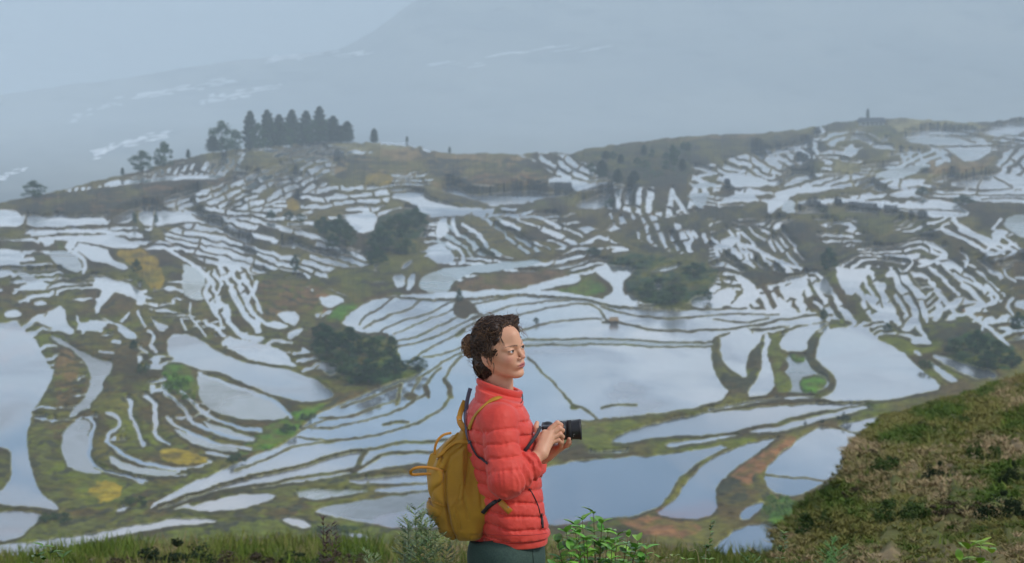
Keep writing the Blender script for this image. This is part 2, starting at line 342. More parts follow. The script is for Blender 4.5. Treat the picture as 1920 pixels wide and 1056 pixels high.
# ---- ponds
fill('w', '''
0 464 25 468 46 475 46 482 38 490 42 501 20 499 -60 496 -60 466
0 503 22 509 25 515 0 522 -40 524 -40 506
40 531 85 529 92 537 70 545 34 546
165 513 200 518 240 530 265 548 276 558 268 575 252 573 256 560 240 555 225 545 215 545 205 560 190 575 184 590 176 588 175 575 185 558 192 545 175 535 178 522
130 461 200 463 210 485 243 501 225 510 205 495 170 492 150 475
5 586 20 578 40 584 43 592 30 598 10 595
60 597 100 592 102 580 112 576 125 581 125 605 143 622 130 627 100 616 70 606
0 604 35 603 55 625 72 640 75 655 90 680 103 697 100 712 88 730 65 765 52 800 50 830 55 860 65 900 85 930 115 956 95 957 60 951 0 946 -720 946 -720 604
0 956 90 963 62 985 40 1010 0 1016 -720 1020 -720 958
0 1022 60 1015 150 1003 250 985 330 971 412 972 400 980 300 990 200 1010 120 1028 60 1040 0 1052 -720 1075 -720 1030
165 600 182 602 194 615 192 625 180 620 168 606
185 592 215 602 250 620 259 636 240 636 225 628 208 608
280 589 292 603 320 611 305 623 290 612
320 558 332 563 330 575 322 571
255 665 273 668 262 686
283 670 306 672 290 693
416 640 440 633 500 645 532 655 547 677 560 691 500 683 452 668 430 655
312 628 358 624 395 650 440 673 500 688 560 698 592 712 628 738 624 746 590 753 560 752 500 738 450 715 422 700 365 692 330 676 312 665
280 720 293 722 291 738 280 736
250 891 280 894 262 914
384 858 400 866 390 873
600 560 628 552 648 563 632 577 608 578
518 590 530 585 565 585 556 612 540 606
495 605 520 600 545 610 525 620 500 612
590 678 630 678 635 700 615 705
540 620 575 610 560 630 540 640
638 605 690 560 760 552 860 546 960 542 1060 546 1120 560 1170 572 1290 580 1410 580 1500 585 1560 600 1470 610 1400 618 1345 628 1333 645 1345 692 1376 745 1290 768 1200 778 1100 790 1100 795 1020 810 900 880 800 867 700 880 640 892 580 902 500 913 450 917 400 920 340 940 295 957 272 955 330 918 440 870 480 853 540 830 555 815 570 795 600 772 640 758 720 721 780 703 800 690 752 686 745 640 720 620 680 628 650 612
640 903 700 893 830 886 840 903 700 909
700 915 830 906 830 918 700 926
570 956 700 936 820 919 880 925 1030 960 1020 985 850 985 760 992 650 975
350 951 440 926 525 925 500 942 440 957 370 959
520 970 560 972 587 985 575 993 540 983
630 996 690 1002 692 1009 640 1004
765 515 782 509 776 540 762 548
735 515 760 512 759 538 738 539
795 462 830 455 845 470 855 490 830 497 800 485
760 490 772 487 768 500 748 506
935 552 1000 535 1060 518 1088 514 1092 526 1060 535 1000 547
1110 505 1140 495 1190 502 1185 515 1162 535 1175 560 1205 573 1150 572 1125 567 1130 560 1150 545 1140 525 1120 515
1215 507 1250 499 1282 494 1270 505 1235 513
1220 530 1240 531 1240 542 1222 541
1290 561 1320 552 1331 577 1295 579
1320 561 1370 535 1386 555 1360 576 1332 581
1375 515 1395 519 1426 545 1420 560 1395 582 1363 586 1380 560 1398 545 1385 530
1350 627 1430 621 1425 640 1405 665 1400 690 1398 711 1380 700 1360 685 1350 655
1432 625 1444 625 1440 660 1450 690 1454 736 1393 749 1410 725 1425 700 1430 670
1462 640 1480 615 1520 610 1562 604 1530 620 1515 640 1512 658 1465 658
1530 652 1535 626 1570 612 1625 611 1634 630 1690 655 1720 690 1766 722 1756 732 1650 753 1528 750 1562 735 1567 710 1555 695 1535 680 1527 662
1145 826 1180 805 1290 778 1370 770 1440 762 1530 755 1632 755 1610 762 1560 767 1500 779 1450 794 1400 804 1340 815 1240 819 1180 832 1150 831
1403 809 1450 800 1500 788 1560 772 1620 762 1645 763 1590 776 1540 786 1510 798 1460 808 1410 813
1243 831 1320 822 1400 812 1350 825 1300 832 1250 839
1010 884 1040 870 1150 858 1260 852 1378 831 1330 855 1288 880 1260 920 1238 950 1200 966 1150 970 1050 986 1010 982
1380 836 1467 815 1440 833 1400 865 1360 892 1340 925 1347 962 1300 976 1220 966 1260 940 1290 900 1320 865
1530 802 1550 800 1600 811 1607 818 1597 830 1595 860 1575 890 1545 905 1500 932 1440 922 1430 885 1460 855 1500 820
1565 797 1655 777 1700 775 1640 800 1617 812 1590 808
1342 1022 1390 985 1450 979 1460 1000 1440 1042 1380 1050 1335 1040
1385 962 1420 940 1437 945 1410 970 1390 977
1735 663 1790 672 1840 690 1863 706 1830 713 1790 692
1733 671 1782 700 1802 716 1780 719 1750 692
1710 655 1725 657 1729 668 1715 666
1843 689 1872 700 1866 713 1848 702
1565 498 1590 504 1642 503 1622 520 1606 546 1590 557 1575 540 1570 520
1530 532 1550 518 1560 540 1565 557 1545 551
1458 547 1480 530 1522 524 1505 545 1500 562 1475 556
1646 543 1662 558 1667 575 1684 590 1680 603 1640 602 1623 592 1648 586 1655 575
1640 530 1663 529 1662 548 1643 551
1660 508 1682 507 1677 521 1662 521
1685 514 1701 514 1706 530 1690 531
1765 490 1794 489 1790 508 1768 506
1710 567 1724 575 1722 610 1700 624 1688 616 1700 600 1712 590
1900 565 1925 561 1960 561 1960 588 1905 580
1028 328 1060 333 1121 345 1119 356 1080 359 1030 356
818 355 860 349 872 362 900 366 960 358 1040 360 1082 362 1000 377 930 385 900 378 860 366
727 371 740 361 792 357 800 370 850 385 880 393 900 387 907 395 850 406 798 404 790 395 770 380
1075 381 1140 360 1152 374 1130 393 1090 391
1338 386 1370 364 1402 359 1422 370 1410 379 1380 378
1350 332 1380 320 1400 330 1441 334 1440 352 1380 351 1360 346
1685 256 1730 243 1790 244 1830 258 1852 267 1860 285 1830 301 1805 303 1780 288 1740 275 1700 266
1843 243 1880 232 1925 227 2640 224 2640 244 1920 243 1860 262
1655 351 1690 336 1745 334 1720 350 1690 353
1663 366 1700 355 1722 357 1710 371 1680 371
1768 346 1830 330 1880 325 1925 330 2100 330 2100 355 1925 356 1830 354
1740 355 1800 358 1920 360 2640 360 2640 380 1920 381 1850 380 1800 372 1770 373
1494 385 1500 375 1580 369 1640 378 1700 382 1740 374 1792 381 1822 400 1810 409 1740 411 1690 395 1600 383 1550 382
1436 372 1490 367 1462 390 1438 406
1440 363 1500 350 1572 349 1540 363 1480 366
0 390 40 397 45 425 0 426 -720 426 -720 400
49 399 100 406 200 405 205 420 120 425 49 426
210 421 220 402 256 389 251 416
260 392 320 392 372 405 350 416 290 428 262 422
70 446 150 440 220 441 263 461 255 466 200 464 150 453 90 452
640 405 700 395 712 412 700 432 672 440 655 425
820 410 840 408 842 430 830 450 815 445
1345 450 1380 438 1379 463 1355 470
''')
fill('g', '''
90 468 130 470 152 490 152 513 120 505 100 490
30 508 55 512 76 526 45 527 30 516
85 627 120 636 145 655 180 672 215 679 212 692 195 715 188 740 165 765 130 783 126 779 150 755 168 730 173 705 160 680 135 655 105 641
340 490 380 510 386 535 375 545 385 565 350 560 338 540 345 510
368 699 395 705 440 725 500 745 535 765 546 783 500 791 430 781 390 766 372 745
112 822 135 790 165 784 170 810 163 850 172 875 200 888 150 885 120 872
200 846 240 872 320 882 340 884 325 893 260 890 213 877
400 796 450 812 486 820 470 832 400 812 372 788
320 800 370 822 450 842 440 850 370 838 330 815
785 546 790 520 815 505 870 500 960 491 1011 484 1011 498 960 505 880 514 850 530 840 551
555 916 690 917 692 923 560 941
1470 665 1510 660 1515 680 1550 700 1562 715 1540 736 1458 736 1465 700 1480 690
1888 405 1940 403 1940 452 1900 441 1883 425
1285 363 1332 360 1326 380 1310 394 1298 375
1288 346 1330 340 1352 350 1300 354
1465 380 1491 374 1493 401 1470 401
1640 325 1700 311 1762 305 1700 333 1650 338
-720 500 -70 500 -70 590 -720 590''')
strokes('w', '''
8: 125 462 145 478 160 490 156 509
5: 145 593 152 612
5: 243 585 228 603
6: 258 583 270 612
7: 277 620 288 624 286 638 279 646 291 659
6: 262 650 276 661
6: 188 660 213 662
6: 210 640 223 641
5: 358 569 358 595 372 612 389 631
5: 340 599 351 619
8-6: 310 465 345 485 375 505 396 530 382 545 389 570 405 585 415 605 412 622
7: 385 605 404 616 422 632
6: 400 515 416 535 404 560 412 576
9: 418 521 436 536
8: 456 526 447 530 452 546
8: 412 486 436 500
9: 445 494 440 508 420 522
12: 437 555 446 568 457 592 472 604 484 620
11: 424 574 428 600 441 624 462 632 478 634
8: 483 530 472 550 460 572
7: 460 572 476 592 503 610
8: 375 699 430 721 482 739 522 756 546 783
9-7: 305 724 315 740 337 756 352 775 356 790 386 806 430 820 471 824
9-7: 340 733 356 750 371 765 402 785 440 800 491 807
8-6: 314 784 330 798 371 820 420 835 471 842
12-7: 275 742 290 752 293 790 288 815 318 834
9-7: 238 745 247 756 243 775 255 800 262 825 271 834
8: 203 775 220 780 225 800 205 815 200 830 220 845 250 862 300 875 346 880
9-6: 168 785 178 796 172 820 165 850 173 870 196 882 230 890 276 901
6: 390 848 432 857
5: 1330 770 1400 755 1465 746 1525 744
5: 1105 848 1175 844
5: 1010 850 1065 838
5: 1440 541 1470 530 1527 521
11: 1460 563 1478 577 1484 601
12: 1495 565 1505 577 1506 599
10: 1506 592 1530 591
8: 1560 584 1554 601
10: 1575 579 1590 587 1602 604
8: 1525 564 1540 577
10: 1444 592 1460 580
10: 1625 556 1646 580
9: 1606 546 1620 560
9: 1700 530 1716 541 1733 556
8-5: 1743 502 1755 515 1777 526
8-6: 1790 515 1810 525 1838 541
9-10: 1806 538 1825 550 1841 567
10-7: 1848 535 1862 547 1873 562 1850 572 1825 575 1806 583 1840 605 1866 625 1892 647
9-12: 1758 550 1775 565 1787 582
12: 1763 573 1763 582 1753 597
9: 1720 610 1736 636 1742 641
7: 1712 640 1742 641
6: 1896 497 1880 502 1884 514 1902 527
6: 1905 520 1960 530
6: 1900 560 1884 570 1898 590
5: 1690 480 1711 486 1709 500 1695 508
10-7: 1745 462 1770 470 1777 480 1752 491 1722 499
6: 1800 470 1820 485 1810 501
7: 1800 430 1850 455 1882 475
8: 1788 413 1796 422 1840 444 1905 472
6: 1862 428 1890 450 1911 466
8: 1765 428 1790 440 1862 476
6: 1863 426 1879 411
7: 1465 434 1480 448 1491 462
6: 1459 446 1476 464
7: 1440 450 1453 470
8: 1383 438 1385 465 1399 480 1411 499
8: 1400 460 1418 466 1442 482 1492 501
9: 1290 433 1297 450 1290 471
8: 1320 440 1326 452
9: 1340 463 1346 481
7: 1240 440 1246 461
7: 1150 472 1173 469
9: 1262 361 1276 380 1286 397
8: 60 440 150 430 235 438
6: -200 452 60 448 72 455
8: 205 346 280 336 400 333 420 326
7: 1310 331 1342 325
8: 1300 312 1332 321
8: 1440 283 1462 310
10: 1458 286 1490 277 1512 269
9: 1532 237 1544 245
9: 1527 268 1531 286
7: 1690 282 1696 302
7: 1705 281 1711 302
7: 1724 284 1731 306
8: 1748 279 1778 302
7: 1010 287 1030 286
10: 715 268 780 272
9: 798 278 806 282
9: 850 412 858 440
8: 870 420 900 440 905 452
7: 840 455 862 470 870 490
''')
# reddish mud and weed in some of the near ponds
def mudify(s, cls='m'):
    P = smooth_poly(pts(s)); a, b, c, d = bbox(P); gx, gy = np.meshgrid(np.arange(a, b) + X0 + .5, np.arange(c, d) + Y0 + .5)
    m = _inside(P, gx, gy) & (CL[c:d, a:b] == K['w']); CL[c:d, a:b][m] = K[cls]
for s in ['-720 604 35 604 60 630 75 655 60 672 30 660 0 700 -720 690', '-720 985 40 980 50 1010 -720 1018', '700 965 860 950 900 990 700 992',
          '1225 950 1300 930 1350 945 1350 975 1230 972', '1030 975 1120 962 1160 972 1050 986', '1385 955 1440 940 1410 976']: mudify(s)
mudify('0 725 30 722 34 735 0 772 -100 772 -100 740')
for s in ['985 637 1200 637 1340 643 1340 649 1200 648 985 648']: mudify(s, 'g')
mudify('570 956 700 936 820 919 850 930 850 975 700 980', 'g')
# ---- banks over the wide sheets of water
strokes('bank', '''
4: 440 882 480 872 530 846 560 836 600 831 680 820 740 808 790 790 830 765 846 742
9: 846 745 842 725 834 712
4: 834 712 842 690 868 668
6: 272 962 330 935 400 915 440 900 480 890 560 875 600 860 660 845 720 838 760 828 880 825
6: 300 962 360 935 440 916 510 906 560 896 620 886 670 880 700 864 720 852 760 848 880 849
9: 664 884 674 862 686 846
3: 556 813 600 790 640 783 690 770 745 748
3: 600 783 650 784 675 776 722 756
3: 560 803 620 803 660 795 700 785 748 768
4: 640 765 700 745 752 722
4: 748 768 790 744 802 735
10: 803 742 798 725
4: 798 722 812 700 826 690
4: 758 740 770 748 781 742
3: 770 738 788 710
6: 742 756 748 742 752 722
6: 722 796 742 790 764 792
3: 556 819 600 826 650 824
3: 672 609 680 595 715 580 730 562 748 555
3: 680 616 720 595 760 585 792 562
3: 700 632 740 605 800 590 840 570 862 561
2: 740 626 790 605 830 590 860 575
3: 745 640 790 630 850 598 872 580
3: 745 652 800 640 860 610 905 588
3: 760 687 800 655 860 625 880 610 940 592
7: 856 628 872 618
3: 795 670 850 660 880 640 930 600
3: 780 712 815 690 840 672 870 660
3: 620 580 660 560 760 557 800 563 880 560 960 552 1020 556 1080 558 1120 568 1170 576 1250 581 1400 579
3: 880 571 920 563 960 557
3: 888 600 930 582 960 573 1010 566 1070 563
3: 940 600 1010 582 1060 572 1100 570 1122 577 1140 600
4: 1138 600 1180 610 1230 620 1340 621 1420 611 1500 592 1560 590
6: 1134 604 1158 604
3: 940 630 975 620 1020 606 1060 600 1130 597
3: 970 637 1100 635 1200 637 1260 644 1345 640
3: 970 648 1100 646 1200 648 1270 652 1340 648
3: 1128 575 1170 588 1230 598 1300 595 1360 588 1460 592
3: 1340 600 1400 608 1440 598
4: 992 672 1050 730 1075 762 1100 768 1120 788
8: 1074 764 1082 766
6: 1050 792 1130 790 1200 784 1270 772 1330 763 1375 750 1400 742
5: 1130 766 1150 760 1195 758
3: 1430 889 1500 896 1565 904
3: 1785 254 1832 268
3: 1835 257 1880 274
2: 1735 274 1790 276 1860 272
3: 1768 279 1800 300 1815 306
3: 1860 332 1900 352
2: 1740 364 1830 366 1930 368
2: 1840 373 1930 373
3: 1690 336 1688 352
2: 1680 392 1740 394 1800 398
3: 1830 366 1838 335
3: 48 396 46 428
3: 206 421 216 402
3: 254 424 259 392
3: 290 430 290 395
3: 380 700 420 712 440 716
5: 690 905 690 926
4: 560 912 640 906 700 911 830 905
''')
fill('dark', '''
1333 640 1345 630 1352 660 1362 688 1380 702 1398 713 1400 700 1406 668 1428 640 1432 650 1428 672 1424 700 1408 726 1380 748 1372 742 1345 710 1338 690
1342 908 1365 890 1400 913 1403 935 1372 950 1345 935
1413 890 1430 888 1446 930 1430 946 1420 925
1513 655 1530 625 1534 640 1528 660 1535 682 1556 696 1568 712 1562 735 1548 735 1555 712 1530 695 1515 685
0 838 20 842 22 870 18 895 8 915 0 922 -60 915 -60 840''')
fill('green', '''
1478 662 1508 662 1512 678 1490 680
1500 708 1530 700 1552 712 1540 734 1500 736''')
fill('moss', '''1455 700 1470 690 1485 715 1480 737 1456 736
1447 625 1462 620 1460 655 1470 680 1455 700 1450 690 1444 660''')
fill('bank', '''850 577 860 560 870 556 890 574 902 590 885 588 872 600 850 590''')
fill('dark', '''755 738 775 734 783 743 770 752''')
fill('brown', '''200 604 220 611 216 626 200 620''')

WT_ = ('w', 'g', 'm', 'yellow', 'bushy', 'green', 'tan')
contours(480, 1040, -720, 760, 13, 22, .30, 3.0, 150., 85., 401, WT_, 400, -.35, 'dark', slant=.7)
contours(480, 1040, -720, 760, 13, 22, .14, 3.0, 150., 85., 402, WT_ + ('dark',), 300, -.1, 'moss', slant=.7)
contours(280, 480, -720, 1300, 8, 13, .26, 2.4, 160., 60., 403, WT_, 200, -.2, 'dark', slant=-.3)
contours(240, 620, 1300, 2640, 8, 16, .26, 2.8, 160., 60., 404, WT_, 200, -.2, 'dark', slant=.3)

# finer broken ground on the big dark slopes
contours(262, 345, 1075, 1290, 9, 11, .34, 2.6, 60., 24., 421, ('w', 'g', 'm'), 30, -.05, 'olive', slant=.5)
contours(262, 345, 1075, 1300, 9, 11, .30, 2.6, 50., 24., 422, ('w', 'g', 'm'), 26, .05, 'bushy', slant=-.5)
contours(380, 520, 1180, 1760, 11, 15, .30, 2.8, 90., 40., 423, ('w', 'g', 'm'), 60, -.05, 'olive', slant=.7)
contours(330, 410, -720, 460, 9, 11, .26, 2.4, 120., 40., 424, ('w', 'g', 'm'), 60, .0, 'brown', slant=-.4)
contours(280, 350, 620, 1040, 9, 11, .26, 2.4, 90., 30., 425, ('w', 'g', 'm'), 50, -.05, 'tan', slant=.3)
# ------------------------------------------------------------------ labels of the separate ponds
isw = CL >= WATER0
parent_ = [0]
def find(a):
    while parent_[a] != a: parent_[a] = parent_[parent_[a]]; a = parent_[a]
    return a
LB = np.zeros((RH, RW), np.int32); prev = []
for r in range(RH):
    row = isw[r]; dif = np.diff(np.concatenate(([0], row.astype(np.int8), [0])))
    st = np.where(dif == 1)[0]; en = np.where(dif == -1)[0]; cur = []; j = 0
    for s0, e0 in zip(st, en):
        lab = 0
        while j < len(prev) and prev[j][1] <= s0: j += 1
        q = j
        while q < len(prev) and prev[q][0] < e0:
            l2 = find(prev[q][2])
            if lab == 0: lab = l2
            elif l2 != lab: parent_[max(lab, l2)] = min(lab, l2); lab = min(lab, l2)
            q += 1
        if lab == 0: parent_.append(len(parent_)); lab = len(parent_) - 1
        cur.append((s0, e0, lab)); LB[r, s0:e0] = lab
    prev = cur
roots = np.array([find(i) for i in range(len(parent_))]); LB = roots[LB]
_, inv, cnt = np.unique(LB, return_inverse=True, return_counts=True)
inv = inv.reshape(LB.shape); small = (cnt < 14)[inv] & (LB > 0)
CL[small] = 0; LB[small] = 0
u_, LB = np.unique(LB, return_inverse=True); LB = LB.reshape(RH, RW).astype(np.int32); NP = len(u_) - 1
# base height of the land under each point of the traced outlines
PY = np.arange(RH) + Y0 + .5; PX = np.arange(RW) + X0 + .5
zb = np.interp(PY, [200, 230, 280, 350, 450, 540, 1080], [-107.5, -109., -115., -122., -128., -130.7, -131.])
ZB = np.repeat(zb[:, None], RW, 1)
_, DZ = ray(960.0, PY)          # slope of the ray through every row
ZR = ZB.copy(); LV = np.zeros(NP + 1)
ys, xs = np.nonzero(LB); lab = LB[ys, xs]
ymax = np.zeros(NP + 1, int); np.maximum.at(ymax, lab, ys)
ysum = np.bincount(lab, ys, NP + 1) / np.maximum(np.bincount(lab, minlength=NP + 1), 1)
order_ = np.argsort(lab, kind='stable'); ys_s, xs_s = ys[order_], xs[order_]
starts = np.searchsorted(lab[order_], np.arange(NP + 2))
Dcol = np.zeros(RW)              # distance already taken in every column, near to far
for p in sorted(range(1, NP + 1), key=lambda q: -ymax[q]):
    yy = ys_s[starts[p]:starts[p + 1]]; xx = xs_s[starts[p]:starts[p + 1]]
    lev = np.interp(ysum[p] + Y0, PY, zb)
    cols, ix = np.unique(xx, return_inverse=True)
    near = np.zeros(len(cols), int); np.maximum.at(near, ix, yy)
    far = np.full(len(cols), 10 ** 6); np.minimum.at(far, ix, yy)
    need = Dcol[cols] * DZ[near]          # level must lie below this so that it starts beyond what is nearer
    lev = min(lev, np.percentile(need[Dcol[cols] > 0], 12) if (Dcol[cols] > 0).any() else lev)
    lev = max(lev, -131.7)
    LV[p] = lev; Dcol[cols] = np.maximum(Dcol[cols], lev / DZ[far])
ZR = np.where(LB > 0, LV[LB], ZB)
zs = ZR[::2, ::2].copy(); fix = (LB[::2, ::2] > 0)
z0 = ZB[::2, ::2]
for _ in range(90):
    a = zs.copy(); a[1:-1, 1:-1] = (zs[:-2, 1:-1] + zs[2:, 1:-1] + zs[1:-1, :-2] + zs[1:-1, 2:]) / 4 * .992 + z0[1:-1, 1:-1] * .008
    zs = np.where(fix, zs, a)
ZL = np.repeat(np.repeat(zs, 2, 0), 2, 1)[:RH, :RW]
ZR = np.where(LB > 0, ZR, ZL)
def blur(a, n):
    for _ in range(n):
        a = (a + np.roll(a, 1, 0) + np.roll(a, -1, 0)) / 3; a = (a + np.roll(a, 1, 1) + np.roll(a, -1, 1)) / 3
    return a
GX, GY = np.meshgrid(PX, PY)
bushy = blur((CL == K['bushy']).astype(float), 3)
rough_ = fbm(GX / 11., GY / 5., 3, 3)
inland = np.clip((blur((~isw).astype(float), 7) - .72) / .28, 0, 1)
ZR = np.where(LB > 0, ZR, ZR + .12 + inland * (.5 + .6 * rough_) + bushy * inland * (2.5 + 2.5 * rough_))
wob = lambda s_: (8 * fbm(GX / 26., GY / 13., s_, 3) + 3 * vnoise(GX / 5., GY / 3., s_ + 2)).astype(int)
WI = np.clip(np.arange(RH)[:, None] + wob(101) // 2, 0, RH - 1); WJ = np.clip(np.arange(RW)[None] + wob(107), 0, RW - 1)
CW = CL[WI, WJ]; CW = np.where((CW >= WATER0) | isw, np.where(isw, CL, 0), CW)
COLR = PALETTE[CW]
n1 = fbm(GX / 60., GY / 26., 17, 4); n2 = fbm(GX / 14., GY / 6., 19, 3); n3 = fbm(GX / 90., GY / 40., 23, 3)
base = CW == 0
mixn = np.clip(fbm(GX / 22., GY / 9., 133, 3) * 1.3 + .28, 0, .75)[..., None]
t = np.clip(n1 * 1.9 + .5, 0, 1)[..., None]; t3 = np.clip(n3 * 1.5 + .5, 0, 1)[..., None]
cb = (np.array([.052, .038, .020]) * (1 - t) + np.array([.105, .125, .014]) * t) * (1 - t3 * .45) + np.array([.150, .100, .045]) * t3 * .45
fary = np.clip((560 - GY) / 150, 0, 1)[..., None]      # browner, drier ground towards the far slopes
cb = cb * (1 - fary * .6) + (np.array([.045, .044, .036]) * (1 - t) + np.array([.150, .125, .055]) * t) * fary * .6
COLR = np.where(base[..., None], cb, COLR * (1 - mixn) + cb * mixn)
# dark earth on the down-slope side of the banks, shade painted in for relief
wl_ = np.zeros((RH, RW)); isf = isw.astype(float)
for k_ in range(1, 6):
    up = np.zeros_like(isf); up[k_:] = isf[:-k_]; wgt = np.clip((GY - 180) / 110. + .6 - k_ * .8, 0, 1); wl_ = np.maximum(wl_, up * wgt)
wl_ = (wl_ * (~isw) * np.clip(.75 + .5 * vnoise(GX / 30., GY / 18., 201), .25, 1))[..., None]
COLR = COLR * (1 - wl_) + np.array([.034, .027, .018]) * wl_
nearf = np.clip((GY - 480) / 200, 0, 1)[..., None]
COLR = COLR * (np.array([.95, .88, .68]) * (1 - nearf) + np.array([1.22, 1.22, .66]) * nearf) * (1 + .38 * n2[..., None])
for k_ in range(3): COLR[..., k_] = np.where(isw, COLR[..., k_], blur(COLR[..., k_], 1))
# ------------------------------------------------------------------ the mesh, row by row away from the camera
NYr = 660
cx = np.concatenate([np.arange(X0 + 2, -60, 4.0), np.arange(-60, 1980, 1.4), np.arange(1980, X1 - 3, 4.0)]); NXc = len(cx)
sil = np.interp(cx, SIL[:, 0], SIL[:, 1]) + 1.6 * vnoise(cx / 13., cx * 0, 5) + .8 * vnoise(cx / 4., cx * 0, 6)
vv = np.linspace(0, 1, NYr)[:, None]
py = sil[None, :] + (1076 - sil[None, :]) * vv
px = np.repeat(cx[None, :], NYr, 0)
wx = 1.3 * vnoise(px / 8., py / 6., 41) + 2.6 * vnoise(px / 24., py / 14., 45); wy = 1.0 * vnoise(px / 9., py / 5., 43) + 1.8 * vnoise(px / 27., py / 15., 47)
ii = np.clip((py + wy - Y0).astype(int), 0, RH - 1); jj = np.clip((px + wx - X0).astype(int), 0, RW - 1)
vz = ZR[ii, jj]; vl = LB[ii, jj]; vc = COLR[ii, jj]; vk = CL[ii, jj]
dx_, dz_ = ray(px, py)
D = vz / dz_
for r in range(NYr - 2, -1, -1):
    D[r] = np.maximum(D[r], D[r + 1] + 0.02)
Ds = D.copy()
for _ in range(16): Ds[:, 1:-1] = (Ds[:, :-2] + Ds[:, 1:-1] + Ds[:, 2:]) / 3
D = np.where(vl > 0, D, Ds)
for r in range(NYr - 2, -1, -1):
    D[r] = np.maximum(D[r], D[r + 1] + 0.02)
TD, TPX, TPY = D, px, py                      # kept for standing trees on the land
X = dx_ * D; Y = D; Z = CZ + dz_ * D
# the far side of the ridge and the near foot, both out of sight
def extra(k, f, dzz): return X[k] * f, Y[k] * f, Z[k] + dzz
b3 = extra(0, 1.25, -170); b2 = extra(0, 1.06, -22)
n1_ = extra(-1, .8, 0)
X = np.vstack([b3[0], b2[0], X, n1_[0]]); Y = np.vstack([b3[1], b2[1], Y, n1_[1]]); Z = np.vstack([b3[2], b2[2], Z, n1_[2]])
vl = np.vstack([vl[0] * 0, vl[0] * 0, vl, vl[-1] * 0]); vc = np.concatenate([vc[:1], vc[:1], vc, vc[-1:]]); vk = np.vstack([vk[:1], vk[:1], vk, vk[-1:]])
NR = NYr + 3
V = np.stack([X, Y, Z], -1).reshape(-1, 3)
idx = np.arange(NR * NXc).reshape(NR, NXc)
q = np.stack([idx[1:, :-1], idx[1:, 1:], idx[:-1, 1:], idx[:-1, :-1]], -1).reshape(-1, 4)
fl = vl.ravel()[q]; iswf = (fl[:, 0] > 0) & (fl[:, 0] == fl[:, 1]) & (fl[:, 1] == fl[:, 2]) & (fl[:, 2] == fl[:, 3])
mland = Mat('terraced_earth', rough=.95)
no = mland.noise(.35, 5); mr = mland.ramp(no.outputs['Fac'], [(.3, (.62, .62, .62)), (.7, (1.35, 1.35, 1.35))])
mland.attr('col', mr.outputs[0]); mland.bump(no.outputs['Fac'], .6, .5); mland.b.inputs['Specular IOR Level'].default_value = .1
def sub(faces):
    uq, iv = np.unique(faces, return_inverse=True); return uq, iv.reshape(faces.shape)
uq, fc = sub(q[~iswf])
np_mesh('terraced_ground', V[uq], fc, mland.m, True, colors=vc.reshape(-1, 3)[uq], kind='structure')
mwat = Mat('pond_water', (.30, .31, .33), .07, IOR=1.75)
at_ = mwat.n('ShaderNodeAttribute'); at_.attribute_name = 'col'
wn = mwat.noise(.045, 7, sc3=(1, .45, 1), dist=.5); weed = mwat.noise(.30, 7)
sepc = mwat.n('ShaderNodeSeparateColor'); mwat.l(at_.outputs['Color'], sepc.inputs[0])
mpat = mwat.ramp(wn.outputs['Fac'], [(.34, (.075, .08, .085)), (.62, (.135, .14, .145))])
wd = mwat.ramp(weed.outputs['Fac'], [(.42, (.045, .060, .025)), (.60, (.125, .135, .125))])
md = mwat.ramp(wn.outputs['Fac'], [(.42, (.20, .09, .06)), (.56, (.15, .14, .145))])
m1 = mwat.n('ShaderNodeMix', data_type='RGBA'); mwat.l(sepc.outputs[0], m1.inputs[0]); mwat.l(mpat.outputs[0], m1.inputs[6]); mwat.l(wd.outputs[0], m1.inputs[7])
m2 = mwat.n('ShaderNodeMix', data_type='RGBA'); mwat.l(sepc.outputs[1], m2.inputs[0]); mwat.l(m1.outputs[2], m2.inputs[6]); mwat.l(md.outputs[0], m2.inputs[7])
m3 = mwat.n('ShaderNodeMix', data_type='RGBA', blend_type='MULTIPLY'); m3.inputs[0].default_value = 1
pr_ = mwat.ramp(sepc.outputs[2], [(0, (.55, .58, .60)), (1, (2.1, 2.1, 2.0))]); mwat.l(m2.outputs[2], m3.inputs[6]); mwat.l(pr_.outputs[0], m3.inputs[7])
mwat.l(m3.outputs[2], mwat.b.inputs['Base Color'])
rr_ = mwat.n('ShaderNodeMapRange'); rr_.inputs[3].default_value = .06; rr_.inputs[4].default_value = .22; mwat.l(sepc.outputs[0], rr_.inputs[0])
wv_ = mwat.noise(.014, 6, sc3=(1, .5, 1), dist=.8); wr_ = mwat.ramp(wv_.outputs['Fac'], [(.46, (0, 0, 0)), (.66, (.20, .20, .20))])
ad_ = mwat.n('ShaderNodeMath', operation='ADD'); mwat.l(rr_.outputs[0], ad_.inputs[0]); mwat.l(wr_.outputs[0], ad_.inputs[1]); mwat.l(ad_.outputs[0], mwat.b.inputs['Roughness'])
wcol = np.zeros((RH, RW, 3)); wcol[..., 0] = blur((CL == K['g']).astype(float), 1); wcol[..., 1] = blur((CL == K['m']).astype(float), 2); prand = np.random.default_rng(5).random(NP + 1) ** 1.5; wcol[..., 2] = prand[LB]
wc = wcol[ii, jj]; wc = np.concatenate([wc[:1], wc[:1], wc, wc[-1:]]).reshape(-1, 3)
wq = q[iswf]; wl = fl[iswf][:, 0]; cntw = np.bincount(wl, minlength=NP + 1)
big = [p for p in np.argsort(-cntw)[:60] if cntw[p] > 0]
def pond(faces):
    uq, fc = sub(faces); np_mesh('pond_water', V[uq], fc, mwat.m, True, colors=wc[uq], kind='structure')
for p in big: pond(wq[wl == p])
pond(wq[~np.isin(wl, big)])
def ground(px_, py_):
    """point of the land that the photograph shows at px_, py_"""
    j = int(np.clip(np.searchsorted(cx, px_), 0, NXc - 1)); i = int(np.clip((py_ - sil[j]) / (1076 - sil[j]) * (NYr - 1), 0, NYr - 1))
    d = TD[i, j]; a, b = ray(TPX[i, j], TPY[i, j]); return Vector((a * d, d, CZ + b * d)), d

